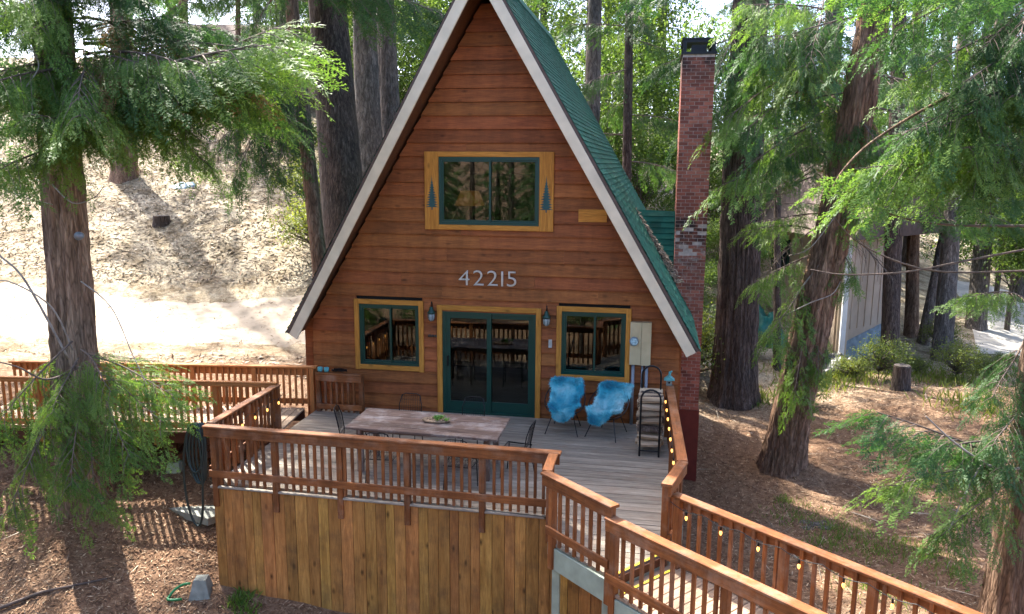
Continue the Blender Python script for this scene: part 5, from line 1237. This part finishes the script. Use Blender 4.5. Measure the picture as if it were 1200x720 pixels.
W0 = Vector((p[0]-4.2, p[1]-.6, 0)); u1 = Vector((1, .25, 0)).normalized(); u2 = Vector((-.25, 1, 0)).normalized()
MB().prism([((W0+u1*a+u2*b).x, (W0+u1*a+u2*b).y) for a, b in ((0, 0), (7, 0), (7, 5), (0, 5))], bz-1.5, bz+2.9).build('wall', M['pink'], sh_)
MB().prism([((W0+u1*a+u2*b).x, (W0+u1*a+u2*b).y) for a, b in ((-.4, -.5), (7.4, -.5), (7.4, 5.4), (-.4, 5.4))], bz+2.9, bz+3.15).build('roof_edge', M['roofred'], sh_)
rf = MB(); q4 = [W0+u1*a+u2*b for a, b in ((-.4, -.5), (7.4, -.5), (7.4, 5.4), (-.4, 5.4))]; q4 = [Vector((q.x, q.y, bz+3.15)) for q in q4]; r0, r1 = (q4[0]+q4[3])/2+Vector((0, 0, 1.6)), (q4[1]+q4[2])/2+Vector((0, 0, 1.6))
rf.add(q4+[r0, r1], [(0, 1, 5, 4), (1, 2, 5), (2, 3, 4, 5), (3, 0, 4)]); rf.build('roof', M['roofbrown'], sh_)
for s in (1.2, 4.6):
    f = W0+u1*s-u2*.05; wn = MB().prism([(q.x, q.y) for q in (f, f+u1*1.1, f+u1*1.1-u2*.05, f-u2*.05)], bz+.9, bz+2.2).build('window', M['white'], sh_)
    f = f-u2*.055+u1*.09; MB().prism([(q.x, q.y) for q in (f, f+u1*.92, f+u1*.92-u2*.01, f-u2*.01)], bz+1., bz+2.1).build('pane', M['winblack'], wn)

# ---------------------------------------------------------------- litter and grass
def litter(name, label, n, x0, x1, y0, y1, l0, l1, wr, mat, keep=None, lift=.02):
    x = rng.uniform(x0, x1, n); y = rng.uniform(y0, y1, n)
    if keep is not None: k = keep(x, y); x, y = x[k], y[k]
    n = len(x); z = H(x, y)+rng.uniform(.003, lift, n); d = rng.normal(0, 1, (n, 3)); d[:, 2] *= .22
    LT = [(np.array([(-.5, 0, 0), (0, -wr, .02), (.5, 0, 0), (0, wr, .02)]), np.array([(0, 1, 2, 3)]))]
    V, F_ = scatter(LT, np.stack([x, y, z], -1), d, np.tile((0, 0, 1.), (n, 1))+rng.normal(0, .25, (n, 3)), rng.uniform(l0, l1, n))
    o = link(bpy.data.objects.new(name, npmesh(name, V, F_, M[mat]))); o['kind'] = 'stuff'; return tag(o, label, 'litter')
litter('needle_litter', 'brown needles and bark flakes covering ground by the skirting', 60000, -11, -1, -9, -1, .03, .11, .11, 'litter', lambda x, y: ~((x > -3.4) & (y > -4.3)))
litter('needle_litter', 'brown needles and twigs covering ground under the leaning cedar', 60000, 3.9, 14, -6, 13, .04, .13, .1, 'litter', lambda x, y: (x-3.2)*.64+(y+4.6)*.76 > .3)
litter('slope_litter', 'dry straw litter strewn over the bright slope', 50000, -26, -4, 2.5, 26, .06, .26, .11, 'straw', lambda x, y: (y > 9+.21*x+1.8+.0*x) | (y < 6.7+.21*(x+3)-2.0), .04)
litter('fallen_twigs', 'grey fallen twigs strewn over the bright slope', 700, -26, -4, 8.5, 26, .4, 1.3, .012, 'litter', None, .06)
litter('track_litter', 'thin needle litter along the dirt track', 9000, -22, -3, 1, 9, .04, .14, .1, 'litter', None, .05)
litter('fallen_twigs', 'thin fallen twigs on the forest floor by leaning cedar', 260, 4.2, 14, -4, 13, .25, .9, .014, 'straw', lambda x, y: (x-3.2)*.64+(y+4.6)*.76 > .6, .04)
litter('fallen_twigs', 'thin fallen twigs on the ground by the skirting', 160, -11, -3.6, -9, -2, .2, .7, .014, 'straw', None, .03)
def tuft(name, label, spots, nb, hgt, spread, mat='grass'):
    P = []; D = []; S = []
    for x, y, s in spots:
        for _ in range(int(nb*s)):
            a = rng.normal(0, spread*s, 2); P.append((x+a[0], y+a[1], 0)); D.append((rng.normal(0, .5), rng.normal(0, .5), 1)); S.append(hgt*rng.uniform(.5, 1.2))
    P = np.array(P); P[:, 2] = H(P[:, 0], P[:, 1])
    LT = [(np.array([(0, -.04, 0), (.6, -.05, .03), (1, 0, .12), (.6, .05, .03), (0, .04, 0)]), np.array([(0, 1, 2, 3, 4)]))]
    V, F_ = scatter(LT, P, np.array(D), rng.normal(0, 1, (len(P), 3)), np.array(S)); o = link(bpy.data.objects.new(name, npmesh(name, V, F_, M[mat]))); o['kind'] = 'stuff'; tag(o, label, 'grass')
def gp(x, y):
    r = ray(x, y); d = 8.
    while d < 60:
        p = CAM+r*d
        if p[2] < h1(p[0], p[1]): break
        d += .1
    return p
sp = [(*gp(a, b)[:2], s) for a, b, s in [(935, 605, 1.), (985, 620, 1.), (1000, 635, 1.2), (1030, 650, .9), (1060, 640, .8), (1090, 655, .8), (1120, 675, .6), (965, 640, .8), (920, 590, .4), (880, 475, .6), (1000, 400, .3), (1015, 690, 1), (1050, 700, .8)]]
tuft('grass', 'fresh green weeds beside the boardwalk railing', sp, 260, .12, .3)
sp = [(*gp(a, b)[:2], s) for a, b, s in [(285, 708, .8), (290, 718, .8), (275, 712, .5)]]
tuft('weeds', 'small green weeds at the foot of the golden skirting', sp, 110, .17, .13)
sp = [(*gp(a, b)[:2], s) for a, b, s in [(940, 440, 1), (960, 450, 1), (1000, 445, 1), (1080, 440, 1), (1120, 450, 1), (1140, 480, 1), (1160, 440, 1), (890, 470, .5)]]
tuft('undergrowth', 'green undergrowth before the tan house', sp, 300, .3, .6, 'shrub')
